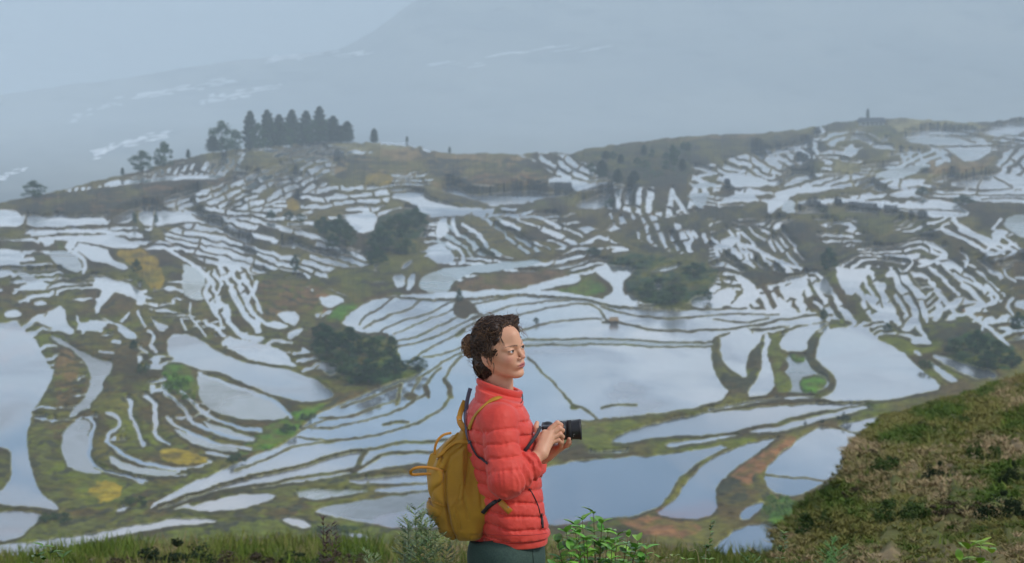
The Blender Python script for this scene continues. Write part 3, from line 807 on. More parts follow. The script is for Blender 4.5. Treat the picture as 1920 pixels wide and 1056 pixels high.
# ------------------------------------------------------------------ far mountainsides behind the terraces
def mountain(name, silh, dnear, dfar, pybot, seed, col1, col2, patches=''):
    nx, ny = 700, 120
    cxm = np.linspace(-5000, 7000, nx); S = pts(silh)
    s_ = np.interp(cxm, S[:, 0], S[:, 1]) + 5 * fbm(cxm / 70., cxm * 0, seed, 4)
    v = np.linspace(0, 1, ny)[:, None]; py = s_ + (pybot - s_) * v; px = np.repeat(cxm[None], ny, 0)
    D = dfar * (1 - v) ** .8 + dnear * v + 420 * fbm(px / 120., py / 60., seed + 2, 4) * (1 - v) 
    a, b = ray(px, py); X = a * D; Z = CZ + b * D
    X = np.vstack([X[0] * 1.2, X]); Y = np.vstack([D[0] * 1.2, D]); Z = np.vstack([Z[0] - 500, Z])
    idx = np.arange((ny + 1) * nx).reshape(ny + 1, nx)
    q = np.stack([idx[1:, :-1], idx[1:, 1:], idx[:-1, 1:], idx[:-1, :-1]], -1).reshape(-1, 4)
    m = Mat(name, rough=.95); m.mottle(col1, col2, .0009, 7); 
    np_mesh(name, np.stack([X, Y, Z], -1), q, m.m, True, kind='structure')
    def on(px_, py_):
        j = int(np.clip((px_ - cxm[0]) / (cxm[1] - cxm[0]), 0, nx - 1)); i = int(np.clip((py_ - s_[j]) / (pybot - s_[j]) * (ny - 1), 0, ny - 1))
        return D[i, j]
    return on
onA = mountain('mountain', '-5000 300 -1500 330 -600 262 0 178 250 142 450 112 640 92 700 58 780 2 860 -30 1300 -38 3400 -50 7000 60', 8000, 12800, 460, 71, (.012, .022, .020), (.16, .16, .12))
mountain('far_mountain', '-5000 40 -1500 -45 600 -60 3400 -55 7000 -40', 17500, 19500, 330, 91, (.045, .05, .04), (.08, .085, .06))

# paddies on the far mountainside
fw = Mat('far_paddies', (.75, .78, .80), .3)
pv_, pf_ = [], []; rf = np.random.default_rng(9)
def far_row(pl, n, wmin, wmax, hmin, hmax, sp):
    P = smooth_poly(pts(pl), False, 2); Ls = np.concatenate([[0], np.cumsum(np.hypot(*np.diff(P, axis=0).T))])
    for k in range(int(n * 2.2)):
        q = rf.random() * Ls[-1]; x = np.interp(q, Ls, P[:, 0]); y = np.interp(q, Ls, P[:, 1]) + rf.normal() * sp; ww = rf.uniform(wmin, wmax) * .75; hh = rf.uniform(hmin, hmax)
        o = len(pv_); m = 9
        for j in range(m):
            a = 6.283 * j / m; pxx = x + math.cos(a) * ww * (1 + .3 * rf.random()); pyy = y + math.sin(a) * hh - math.cos(a) * ww * .18; d_ = onA(pxx, pyy) - 60
            pv_.append(tuple(at(pxx, pyy, d_)))
        pf_.append(tuple(range(o, o + m)))
far_row('250 182 330 168 435 154', 16, 5, 20, 1.0, 2.2, 3); far_row('380 186 450 178 525 158', 16, 5, 18, 1.0, 2.5, 4); far_row('505 110 600 104 705 101', 14, 6, 24, .8, 1.8, 3)
far_row('170 290 240 268 315 250', 18, 5, 16, 1.0, 2.4, 4); far_row('0 335 50 312 75 300', 6, 5, 12, 1, 2, 3); far_row('120 235 150 215 230 190', 7, 4, 12, .8, 1.6, 4)
far_row('920 104 1000 92 1130 88', 7, 10, 30, .7, 1.4, 3); far_row('780 118 900 124', 4, 10, 30, .7, 1.2, 3)
np_mesh('far_paddies', pv_, pf_, fw.m, False, kind='structure')

# the valley floor that carries on beyond the terraces
vm = Mat('valley_floor', rough=.95); vm.mottle((.03, .04, .02), (.10, .10, .05), .004, 6)
for p0_, p1_, dmax in ((-6000, -716, 2400), (2634, 8000, 4300)):
    gp_, gd_ = np.meshgrid(np.linspace(p0_, p1_, 40), np.linspace(90, dmax, 50)); rx_, _ = ray(gp_, 528.0)
    gx_ = rx_ * gd_; gz_ = -134 + 26 * np.clip(gd_ / dmax, 0, 1) ** 2 + 5 * fbm(gx_ / 300., gd_ / 300., 501, 3)
    ix_ = np.arange(gx_.size).reshape(gx_.shape); np_mesh('valley_floor', np.stack([gx_, gd_, gz_], -1), np.stack([ix_[:-1, :-1], ix_[:-1, 1:], ix_[1:, 1:], ix_[1:, :-1]], -1).reshape(-1, 4), vm.m, True, kind='structure')
# ------------------------------------------------------------------ the near hillside the woman stands on
HS = pts('-700 1085 -300 1068 0 1052 90 1040 200 1026 320 1024 470 1020 600 1020 800 1026 960 1030 1100 1030 1200 1034 1330 1042 1430 1046 1465 1034 1482 990 1500 952 1530 925 '
         '1560 906 1585 880 1598 850 1600 826 1625 802 1660 778 1740 758 1800 738 1860 718 1920 702 2100 668 2400 640 2900 620')
ncx, nry = 620, 300
hx = np.linspace(-700, 2900, ncx)
hs = np.interp(hx, HS[:, 0], HS[:, 1]); hs = hs + 2.0 * vnoise(hx / 9., hx * 0, 61) + 2.5 * vnoise(hx / 31., hx * 0, 62)
HDf = np.interp(hx, [-700, 0, 500, 1100, 1430, 1500, 1600, 1750, 1920, 2900], [52, 52, 60, 46, 60, 96, 120, 130, 120, 90])
v = np.linspace(0, 1, nry)[:, None] ** 1.35
# rows run down the picture and on below its edge, to the ground around the camera
pyb = 1460.0
hpy = hs[None] + (pyb - hs[None]) * v; hpx = np.repeat(hx[None], nry, 0)
a_, b_ = ray(hpx, hpy)
inv_plane = b_ / -CZ                                # 1/distance on the level ground she stands on
sag = np.clip((hpy - hs[None]) / np.maximum(1180 - hs[None], 40), 0, 1)
invD = (1 / HDf[None]) * (1 - sag) ** 1.25 + np.interp(hpy, [1000, 1180, 1460], [1 / 14., 1 / 11.5, 1 / 9.]) * (1 - (1 - sag) ** 1.25)
low = np.clip((hpy - 1180) / 120, 0, 1); invD = invD * (1 - low) + (-b_ / CZ) * low
HD = 1 / invD
HZ = CZ + b_ * HD
rel = HD / 60.
bumpy = (fbm(hpx / 38., hpy / 22., 63, 4) * .28 + fbm(hpx / 16., hpy / 9., 64, 2) * .10) * np.clip(rel, 0, 1.8)
HX = a_ * HD; HY = HD
HZ = HZ + bumpy * np.clip(v * 14, 0, 1)
# level ground from her feet back under the camera
back = [(HX[-1] * (HY[-1] - k_) / HY[-1] if False else HX[-1], HY[-1] - k_, HZ[-1] * 0) for k_ in (2, 5, 9, 16)]
top2 = (HX[0] * 1.05, HY[0] * 1.05 + 2, HZ[0] - 4); top1 = (HX[0] * 1.3, HY[0] * 1.3 + 10, HZ[0] - 40)
HXs = np.vstack([top1[0], top2[0], HX] + [b[0] for b in back]); HYs = np.vstack([top1[1], top2[1], HY] + [b[1] for b in back])
HZs = np.vstack([top1[2], top2[2], HZ] + [b[2] for b in back])
nr = HXs.shape[0]; idx = np.arange(nr * ncx).reshape(nr, ncx)
hq = np.stack([idx[1:, :-1], idx[1:, 1:], idx[:-1, 1:], idx[:-1, :-1]], -1).reshape(-1, 4)
mh = Mat('hillside_turf', rough=.95); mh.b.inputs['Specular IOR Level'].default_value = .1
n1_ = mh.noise(.16, 6); n2_ = mh.noise(1.6, 5)
r1 = mh.ramp(n1_.outputs['Fac'], [(.36, (.055, .085, .016)), (.50, (.13, .125, .04)), (.64, (.24, .18, .10))])
r2 = mh.ramp(n2_.outputs['Fac'], [(.3, (.6, .6, .6)), (.7, (1.3, 1.3, 1.3))])
mm = mh.n('ShaderNodeMix', data_type='RGBA', blend_type='MULTIPLY'); mm.inputs[0].default_value = 1
mh.l(r1.outputs[0], mm.inputs[6]); mh.l(r2.outputs[0], mm.inputs[7]); mh.l(mm.outputs[2], mh.b.inputs['Base Color']); mh.bump(n2_.outputs['Fac'], .8, .2)
np_mesh('hillside', np.stack([HXs, HYs, HZs], -1), hq, mh.m, True, kind='structure')
def hill(px_, py_):
    j = int(np.clip(round((px_ - hx[0]) / (hx[1] - hx[0])), 0, ncx - 1)); c_ = hpy[:, j]
    i = int(np.clip(np.searchsorted(c_, py_), 0, nry - 1)); return Vector((HX[i, j], HY[i, j], HZ[i, j]))
# ---- grass tufts over the slope: one mass of blades
def tufts(n, sel, hgt, wid, seed, per=16, lean=.5):
    r = np.random.default_rng(seed); V = []; Cc = []
    I = []; J = []
    while len(I) < n:
        i = r.integers(2, nry - 1, 6000); j = r.integers(2, ncx - 2, 6000)
        k = sel(hpx[i, j], hpy[i, j], r.random(6000)); I += list(i[k]); J += list(j[k])
    I = np.array(I[:n]); J = np.array(J[:n])
    bx = HX[I, J] + r.normal(0, .15, n); by = HY[I, J] + r.normal(0, .15, n); bz = HZ[I, J] - .05
    sc_ = np.clip(HY[I, J] / 40., .35, 1.5)
    patch = fbm(hpx[I, J] / 60., hpy[I, J] / 26., 77, 4); big_ = fbm(hpx[I, J] / 95., hpy[I, J] / 40., 78, 4)
    cA = np.array([.070, .120, .018]); cB = np.array([.200, .185, .055]); cC = np.array([.36, .27, .15])
    t1 = np.clip(patch * 2.4 + .5 + r.normal(0, .12, n), 0, 1)[:, None]; t2 = np.clip(big_ * 3.0 - .10 + r.normal(0, .15, n), 0, 1)[:, None]
    col = (cA * (1 - t1) + cB * t1) * (1 - t2) + cC * t2
    m = n * per
    rep = lambda q: np.repeat(q, per, 0)
    an = r.random(m) * 6.283; ln = r.random(m) * lean + .1; h = rep(sc_) * hgt * (.5 + r.random(m)); wd_ = rep(sc_) * wid * (.6 + .8 * r.random(m))
    ox = rep(bx) + r.normal(0, .5, m) * rep(sc_) * hgt * .9; oy = rep(by) + r.normal(0, .5, m) * rep(sc_) * hgt * .9; oz = rep(bz)
    tx = ox + np.cos(an) * h * ln; ty = oy + np.sin(an) * h * ln; tz = oz + h
    pa = r.random(m) * 3.1416; cxv = np.cos(pa) * wd_; cyv = np.sin(pa) * wd_
    A = np.stack([ox - cxv, oy - cyv, oz], -1); B = np.stack([ox + cxv, oy + cyv, oz], -1); T = np.stack([tx, ty, tz], -1)
    V = np.stack([A, B, T], 1).reshape(-1, 3); Fq = np.arange(m * 3).reshape(-1, 3)
    c = np.clip(rep(col) * (1 + r.normal(0, .08, m))[:, None], .01, .6); c = np.repeat(c, 3, 0)
    return V, Fq, c
mg = Mat('grass_blades', rough=.8); mg.attr('col'); mg.b.inputs['Specular IOR Level'].default_value = .15
def rightslope(x, y, r): return ((y > np.interp(x, HS[:, 0], HS[:, 1])) & (x > 1440) & (x < 2250) & (y < 1100))
def bottomstrip(x, y, r): return ((x < 1470) & (x > -250) & (y < 1120))
V1, F1, c1 = tufts(30000, rightslope, .062, .022, 5, 18, 2.4)
np_mesh('grass', V1, F1, mg.m, False, colors=c1, kind='stuff')
V1, F1, c1 = tufts(18000, bottomstrip, .045, .016, 6, 14, 2.0)
np_mesh('grass', V1, F1, mg.m, False, colors=c1, kind='stuff')

def weeds(n, sel, hgt, wid, seed):
    V1, F1, c1 = tufts(n, sel, hgt, wid, seed, 7, .7); g_ = np.array([.14, .20, .03]); k = np.random.default_rng(seed).random((len(c1) // 21 + 1, 1)).repeat(21, 0)[:len(c1)]
    return V1, F1, c1 * (1 - k) + g_ * k
V1, F1, c1 = weeds(2600, bottomstrip, .24, .016, 91); np_mesh('tall_grass', V1, F1, mg.m, False, colors=c1, kind='stuff')
V1, F1, c1 = weeds(2200, rightslope, .12, .02, 92); np_mesh('tall_grass', V1, F1, mg.m, False, colors=c1, kind='stuff')
# ------------------------------------------------------------------ solid modelling helpers for the figure
f32 = np.float32
class Grid:
    def __init__(s, lo, hi, h):
        s.lo = np.array(lo, float); s.h = h; s.n = np.ceil((np.array(hi, float) - s.lo) / h).astype(int) + 1
        ax = [(s.lo[k] + np.arange(s.n[k]) * h).astype(f32) for k in range(3)]
        s.x = ax[0][:, None, None]; s.y = ax[1][None, :, None]; s.z = ax[2][None, None, :]
def ell(g, c, r, rot=None):
    X, Y, Z = g.x - c[0], g.y - c[1], g.z - c[2]
    if rot is not None:
        ca, sa = math.cos(rot[1]), math.sin(rot[1])
        if rot[0] == 'z': X, Y = X * ca + Y * sa, -X * sa + Y * ca
        elif rot[0] == 'y': X, Z = X * ca + Z * sa, -X * sa + Z * ca
        else: Y, Z = Y * ca + Z * sa, -Y * sa + Z * ca
    k = np.sqrt((X / r[0]) ** 2 + (Y / r[1]) ** 2 + (Z / r[2]) ** 2)
    return ((k - 1) * min(r)).astype(f32)
def cap(g, a, b, r0, r1=None, ret=False):
    r1 = r0 if r1 is None else r1
    d = [b[k] - a[k] for k in range(3)]; L2 = sum(q * q for q in d) + 1e-12
    t = np.clip(((g.x - a[0]) * d[0] + (g.y - a[1]) * d[1] + (g.z - a[2]) * d[2]) / L2, 0, 1)
    f = np.sqrt((g.x - a[0] - t * d[0]) ** 2 + (g.y - a[1] - t * d[1]) ** 2 + (g.z - a[2] - t * d[2]) ** 2) - (r0 + (r1 - r0) * t)
    return (f, t) if ret else f
def un(a, b, k=0.0):
    if k <= 0: return np.minimum(a, b)
    h = np.clip(.5 + .5 * (b - a) / k, 0, 1); return b * (1 - h) + a * h - k * h * (1 - h)
def su(a, b, k=0.0): return -un(-a, b, k)          # a minus b
def chain(g, P, R, k=.004):
    f = None
    for i in range(len(P) - 1):
        q = cap(g, P[i], P[i + 1], R[i], R[i + 1]); f = q if f is None else un(f, q, k)
    return f
def nets(g, f):
    """surface nets: the zero surface of f as a quad mesh"""
    f = f.astype(f32); n = f.shape; s = f < 0
    c = np.zeros([q - 1 for q in n], np.int8)
    for dx in (0, 1):
        for dy in (0, 1):
            for dz in (0, 1): c += s[dx:n[0] - 1 + dx, dy:n[1] - 1 + dy, dz:n[2] - 1 + dz]
    act = (c > 0) & (c < 8); I = np.argwhere(act); ids = np.full(act.shape, -1, np.int64); ids[act] = np.arange(len(I))
    P = np.zeros((len(I), 3)); W_ = np.zeros(len(I))
    cor = [(a, b, d) for a in (0, 1) for b in (0, 1) for d in (0, 1)]
    for a in cor:
        for ax in range(3):
            if a[ax]: continue
            b = list(a); b[ax] = 1
            fa = f[I[:, 0] + a[0], I[:, 1] + a[1], I[:, 2] + a[2]]; fb = f[I[:, 0] + b[0], I[:, 1] + b[1], I[:, 2] + b[2]]
            m = (fa < 0) != (fb < 0); t = np.where(m, fa / np.where(m, fa - fb, 1), 0)
            p = np.array(a, float)[None] + 0 * P; p[:, ax] = t; P += p * m[:, None]; W_ += m
    P = P / W_[:, None] + I; V = g.lo + P * g.h
    Q = []
    for ax in range(3):
        o = [k for k in range(3) if k != ax]
        sl0 = [slice(1, -1)] * 3; sl1 = [slice(1, -1)] * 3; sl0[ax] = slice(0, n[ax] - 1); sl1[ax] = slice(1, n[ax])
        e = s[tuple(sl0)] != s[tuple(sl1)]; J = np.argwhere(e)
        if not len(J): continue
        J = J + np.array([0 if k == ax else 1 for k in range(3)]); ins = s[J[:, 0], J[:, 1], J[:, 2]]
        def vid(d0, d1):
            K2 = J.copy(); K2[:, o[0]] -= d0; K2[:, o[1]] -= d1; return ids[K2[:, 0], K2[:, 1], K2[:, 2]]
        q = np.stack([vid(1, 1), vid(0, 1), vid(0, 0), vid(1, 0)], -1)
        flip = ins if ax != 1 else ~ins
        q[~flip] = q[~flip][:, ::-1]; Q.append(q)
    Q = np.concatenate(Q); return V, Q[(Q >= 0).all(1)]
def relax(V, Q, it=2, lam=.5):
    E = np.concatenate([Q[:, [0, 1]], Q[:, [1, 2]], Q[:, [2, 3]], Q[:, [3, 0]]])
    dg = np.bincount(E.ravel(), minlength=len(V))[:, None]
    for _ in range(it):
        S = np.zeros_like(V)
        for k in range(3): S[:, k] = np.bincount(E[:, 0], V[E[:, 1], k], len(V)) + np.bincount(E[:, 1], V[E[:, 0], k], len(V))
        V = V + lam * (S / np.maximum(dg, 1) - V)
    return V
OY = 9.0
def W(px, py, y=0.0):
    p = at(px, py, OY + y); return (p.x, p.y - OY, p.z)
def noise3(x, y, z, s, seed=0): 
    return (vnoise(x * s + z * s * .31, y * s - z * s * .27 + seed, seed) + vnoise(z * s, (x - y) * s * .8 + seed, seed + 7)) * .5
from mathutils.bvhtree import BVHTree
def tree_of(V, Q): return BVHTree.FromPolygons([tuple(v) for v in V], [tuple(int(i) for i in q) for q in Q])
CAMP = Vector((0, -OY, CZ))
def hit(trees, px, py, off=.002, default=0.0):
    a, b = ray(px, py); d = Vector((a, 1, b)).normalized(); best = None
    for t in (trees if isinstance(trees, list) else [trees]):
        loc, nrm, i, dist = t.ray_cast(CAMP, d)
        if loc is not None and (best is None or dist < best[2]): best = (loc, nrm, dist)
    if best is None: return Vector(W(px, py, default)), Vector((0, -1, 0))
    n = best[1]; n = n if n.dot(d) < 0 else -n
    return best[0] + n * off, n
def spline(P, n=8):
    P = [Vector(p) for p in P]; out = []
    for i in range(len(P) - 1):
        a = P[max(i - 1, 0)]; b = P[i]; c = P[i + 1]; d = P[min(i + 2, len(P) - 1)]
        for k in range(n):
            t = k / n
            out.append(.5 * ((2 * b) + (c - a) * t + (2 * a - 5 * b + 4 * c - d) * t * t + (3 * b - a - 3 * c + d) * t ** 3))
    return out + [P[-1]]
def tube(P, r, k=8, flat=None, nrm=None):
    """round (or, with flat=(half width, half thickness) and normals, strap shaped) sweep; returns V, F"""
    P = [Vector(p) for p in P]; n = len(P); V = []; Fq = []; up = Vector((0, 0, 1)); N = None
    for i in range(n):
        t = (P[min(i + 1, n - 1)] - P[max(i - 1, 0)]).normalized()
        if nrm is not None: N = (nrm[i] - t * nrm[i].dot(t)).normalized()
        else:
            N = up if N is None else N; N = N - t * N.dot(t)
            if N.length < 1e-4: N = Vector((1, 0, 0)) - t * t.x
            N.normalize()
        B = t.cross(N); rr = r[i] if isinstance(r, (list, tuple, np.ndarray)) else r
        for j in range(k):
            a = 2 * math.pi * j / k; ca, sa = math.cos(a), math.sin(a)
            if flat:
                q = (abs(ca) ** 4 + abs(sa) ** 4) ** -.25
                V.append(P[i] + B * (ca * q * flat[0]) + N * (sa * q * flat[1]))
            else: V.append(P[i] + B * (ca * rr) + N * (sa * rr))
    for i in range(n - 1):
        for j in range(k): Fq.append((i * k + j, i * k + (j + 1) % k, (i + 1) * k + (j + 1) % k, (i + 1) * k + j))
    Fq.append(tuple(reversed(range(k)))); Fq.append(tuple(range((n - 1) * k, n * k)))
    return V, Fq
def join(parts):
    V = []; Fq = []
    for v, f in parts:
        o = len(V); V += [tuple(p) for p in v]; Fq += [tuple(i + o for i in q) for q in f]
    return V, Fq
def mesh_at(name, V, Fq, mat, parent=None, smooth=True, colors=None, **props):
    """figure coordinates (origin on the ground under her) -> object parented to an Empty that stands there"""
    return np_mesh(name, V, Fq, mat, smooth, parent, colors, **props)
def empty(name, loc, **props):
    o = bpy.data.objects.new(name, None); o.empty_display_size = .2; o.location = loc; return link(o, None, **props)
# ------------------------------------------------------------------ the woman
woman = empty('person', (0, OY, 0), label='woman in coral red quilted jacket holding a black camera, facing right on the hillside', category='person')
skin = Mat('skin', rough=.48); skin.attr('col'); skin.b.inputs['Subsurface Weight'].default_value = .12
skin.b.inputs['Subsurface Radius'].default_value = (.012, .005, .003); skin.b.inputs['Subsurface Scale'].default_value = .6
SK = np.array([.68, .355, .215])
# --- head, in its own axes: x ahead, y to her left, z up, origin between the ears at eye height
HC = Vector(W(940, 653, -.01)); HYAW, HPIT = math.radians(-40), math.radians(-3)
HM = Matrix.Rotation(HYAW, 3, 'Z') @ Matrix.Rotation(HPIT, 3, 'Y') @ Matrix.Rotation(math.radians(11), 3, 'X')
g = Grid((-.135, -.098, -.225), (.125, .098, .13), .002)
f = ell(g, (-.014, 0, .030), (.094, .073, .083))
f = un(f, ell(g, (.024, 0, -.034), (.060, .056, .074)), .018)
for s in (-1, 1):
    f = un(f, cap(g, (-.016, .050 * s, -.050), (.052, .016 * s, -.093), .018, .014), .020)
    f = un(f, ell(g, (.050, .033 * s, -.028), (.024, .022, .024)), .018)
    f = un(f, cap(g, (.068, .012 * s, .016), (.060, .042 * s, .014), .012, .010), .012)
    f = un(f, ell(g, (-.005, .058 * s, -.005), (.03, .014, .03)), .02)
f = un(f, ell(g, (.064, 0, -.096), (.019, .021, .016)), .014)
f = un(f, cap(g, (.066, 0, .050), (.070, 0, .020), .018, .016), .03)
for s in (-1, 1): f = su(f, ell(g, (.091, .032 * s, .000), (.018, .017, .0105)), .010)
f = un(f, chain(g, [(.074, 0, .010), (.087, 0, -.010), (.0985, 0, -.0300)], [.0080, .0068, .0078]), .007)
f = un(f, ell(g, (.1012, 0, -.0300), (.0080, .0072, .0068)), .005)
for s in (-1, 1):
    f = un(f, ell(g, (.0880, .0108 * s, -.0350), (.0085, .0056, .0060)), .004)
    f = su(f, ell(g, (.0975, .0062 * s, -.0405), (.006, .0030, .0035)), .002)
f = un(f, ell(g, (.070, 0, -.062), (.021, .027, .020)), .010)
f = un(f, ell(g, (.0845, 0, -.0575), (.0070, .0190, .0042), ('y', -.25)), .004)
f = un(f, ell(g, (.0840, 0, -.0670), (.0072, .0170, .0048)), .004)
f = su(f, ell(g, (.0945, 0, -.0622), (.0110, .0200, .0010)), .0015)
f = su(f, ell(g, (.088, 0, -.0800), (.009, .018, .004)), .006)
f = su(f, cap(g, (.1, 0, -.042), (.097, 0, -.052), .0035), .004)
# eyelids round the eyeballs
for s in (-1, 1):
    lid = ell(g, (.0700, .031 * s, -.001), (.0138, .0155, .0128))
    slit = ell(g, (.0840, .0318 * s, -.0014), (.0094, .0125, .0050))
    f = un(f, su(lid, slit, .001), .004)
# ears
for s in (-1, 1):
    e = ell(g, (-.022, .073 * s, -.022), (.0175, .008, .031), ('y', .22))
    e = su(e, ell(g, (-.018, .082 * s, -.018), (.0105, .008, .020), ('y', .22)), .003)
    e = un(e, ell(g, (-.013, .075 * s, -.026), (.005, .006, .010)), .003)
    f = un(f, e, .004)
f = un(f, chain(g, [(-.030, 0, -.05), (-.040, 0, -.12), (-.052, 0, -.225)], [.050, .050, .058], .02), .022)
hV, hQ = nets(g, f); hV = relax(hV, hQ, 1, .4)
x, y, z = hV.T; ay = np.abs(y)
col = np.tile(SK, (len(hV), 1)) * (1 + .05 * fbm(x * 60 + z * 40, y * 60, 5, 3))[:, None]
def tint(col, m, c): m = np.clip(m, 0, 1)[:, None]; return col * (1 - m) + np.array(c) * m
col = tint(col, .55 * np.exp(-(((x - .065) / .02) ** 2 + ((ay - .042) / .018) ** 2 + ((z + .030) / .016) ** 2)), (.62, .22, .17))
col = tint(col, .5 * np.exp(-(((x - .108) / .01) ** 2 + (y / .012) ** 2 + ((z + .031) / .01) ** 2)), (.62, .24, .19))
lipm = np.exp(-np.maximum(0, (y / .0205) ** 4 + ((z + .0622 + .08 * ay) / .0100) ** 4 - .15) * 1.4) * (x > .074)
col = tint(col, 1.15 * lipm - .15, (.44, .125, .115))
col = tint(col, (np.abs(z + .0625) < .0014) * (ay < .021) * (x > .074) * .8, (.12, .03, .03))
lash = (np.abs(((ay - .032) / .0145) ** 2 + ((z + .0014) / .0048) ** 2 - 1) < .5) * (x > .068) * (z > -.001)
col = tint(col, lash * .8, (.03, .018, .015))
lash2 = (np.abs(((ay - .032) / .0145) ** 2 + ((z + .0012) / .0055) ** 2 - 1) < .35) * (x > .068) * (z <= -.003)
col = tint(col, lash2 * .25, (.12, .06, .05))
browc = .0158 + .004 * np.sin(np.clip((ay - .012) / .036, 0, 1) * 2.2); bm_ = (np.abs(z - browc) < .0028 * np.clip((.055 - ay) / .03, .35, 1)) & (ay > .011) & (ay < .051) & (x > .035)
col = tint(col, bm_ * .72, (.055, .028, .018))
col = tint(col, .35 * np.exp(-(((ay - .074) / .01) ** 2 + ((z + .022) / .03) ** 2 + ((x + .022) / .02) ** 2)), (.60, .22, .15))
HR = np.array(HM); HV = hV @ HR.T + np.array(HC)
bodyV, bodyQ, bodyC = [HV], [hQ], [col]
# --- hands
def hand(P, wrist, fore, palm, fingers, thumb, lo, hi, bulge=None):
    g = Grid(lo, hi, .0015)
    f = cap(g, fore, wrist, .031, .024)
    for a in palm: f = un(f, cap(g, a[0], a[1], a[2], a[3]), .012)
    for fg in fingers: f = un(f, chain(g, fg[0], fg[1], .002), .0035)
    f = un(f, chain(g, thumb[0], thumb[1], .003), .008)
    V, Q = nets(g, f); V = relax(V, Q, 1, .4)
    c = np.tile(SK, (len(V), 1)) * (1 + .06 * noise3(V[:, 0], V[:, 1], V[:, 2], 90, 3))[:, None]
    for fg in fingers:
        for kn in fg[0][1:]:
            d = np.linalg.norm(V - np.array(kn), axis=1); c = tint(c, .35 * np.exp(-(d / .010) ** 2), (.60, .22, .16))
        tip = np.array(fg[0][-1]); d = np.linalg.norm(V - tip, axis=1); c = tint(c, .3 * np.exp(-(d / .008) ** 2), (.66, .30, .24))
    bodyV.append(V); bodyQ.append(Q); bodyC.append(c)
# right hand: round the grip of the camera, back of the hand to us
wr = W(1015, 849, -.135); fo = W(975, 885, -.185)
palmR = [(wr, W(1033, 807, -.098), .022, .012), (wr, W(1035, 815, -.098), .022, .0125), (wr, W(1034, 825, -.094), .021, .012), (W(1018, 838, -.122), W(1031, 831, -.092), .018, .011),
         (W(1013, 838, -.125), W(1021, 812, -.100), .018, .013)]
fR = [([W(1032, 805, -.098), W(1045, 793, -.094), W(1052, 797, -.074), W(1053, 800, -.060)], [.0115, .0095, .0082, .0072]),
      ([W(1035, 813, -.100), W(1049, 803, -.096), W(1055, 807, -.076), W(1054, 810, -.062)], [.0115, .0097, .0085, .0074]),
      ([W(1035, 821, -.098), W(1050, 814, -.094), W(1055, 819, -.074), W(1053, 822, -.061)], [.0110, .0094, .0082, .0070]),
      ([W(1032, 829, -.094), W(1047, 825, -.090), W(1051, 829, -.072), W(1049, 831, -.060)], [.0100, .0085, .0074, .0064])]
thR = ([W(1014, 832, -.112), W(1008, 814, -.092), W(1005, 801, -.080), W(1007, 793, -.070)], [.015, .0115, .0098, .0078])
hand('R', wr, fo, palmR, fR, thR, W(968, 902, -.235), (W(1064, 780, 0)[0], -.035, W(1000, 778, 0)[2]))
# left hand: under the lens
wl = W(1028, 851, .055); fl_ = W(1000, 872, .11)
palmL = [(wl, W(1047, 837, .030), .020, .014), (wl, W(1050, 838, .012), .020, .013), (W(1036, 846, .045), W(1055, 838, .036), .018, .012)]
fL = [([W(1046, 838, .010), W(1051, 836, -.020), W(1053, 829, -.038), W(1053, 821, -.0440)], [.0115, .0100, .0088, .0075]),
      ([W(1052, 838, .016), W(1062, 835, -.014), W(1066, 829, -.030), W(1067, 823, -.0380)], [.0112, .0098, .0085, .0072]),
      ([W(1052, 838, .028), W(1064, 835, .010), W(1068, 831, -.006), W(1069, 828, -.014)], [.0105, .0092, .0080, .0068]),
      ([W(1050, 838, .042), W(1060, 836, .034), W(1065, 832, .022), W(1066, 828, .016)], [.0095, .0084, .0072, .0062])]
thL = ([W(1044, 840, .050), W(1052, 825, .062), W(1058, 812, .060), W(1062, 803, .054)], [.014, .0115, .0100, .0085])
hand('L', wl, fl_, palmL, fL, thL, W(992, 880, -.055), (W(1092, 790, .14)[0], .145, W(1000, 795, .1)[2]))
# --- body under the clothes
BY = math.radians(8)                                    # the trunk is turned a little away from us
def bod(p, y=0.0, c=None):
    """point p=(px,py) on the middle plane of the trunk, y metres to her left, turned with the trunk"""
    q = W(p[0], p[1], 0); xx = q[0] - TX; return (TX + xx * math.cos(BY) - y * math.sin(BY), xx * math.sin(BY) + y * math.cos(BY), q[2])
TX = W(945, 900)[0]
SHR, ELR, SHL, ELL = W(932, 782, -.165), W(946, 905, -.230), W(950, 780, .17), W(958, 900, .20)
hipc = W(950, 1040)
g = Grid((-.30, -.36, -.01), (.30, .36, 1.50), .012)
f = un(cap(g, W(932, 785), W(945, 900), .072, .09), cap(g, W(945, 900), hipc, .085, .10), .05)
f = un(f, cap(g, SHR, SHL, .030), .05)
for a, b, c in ((SHR, ELR, fo), (SHL, ELL, fl_)): f = un(f, un(cap(g, a, b, .045, .038), cap(g, b, c, .038, .030), .02), .03)
for s in (-1, 1):
    kn_ = (hipc[0] + .02, .11 * s, .47); f = un(f, cap(g, (hipc[0], .09 * s, hipc[2] - .05), kn_, .07, .050), .04)
    f = un(f, cap(g, kn_, (hipc[0] - .02, .12 * s, .08), .052, .04), .03)
V, Q = nets(g, f); bodyV.append(V); bodyQ.append(Q); bodyC.append(np.tile(SK, (len(V), 1)))
o_ = 0; QQ = []
for v_, q_ in zip(bodyV, bodyQ): QQ.append(q_ + o_); o_ += len(v_)
body = mesh_at('body', np.concatenate(bodyV), np.concatenate(QQ), skin.m, woman, colors=np.concatenate(bodyC))
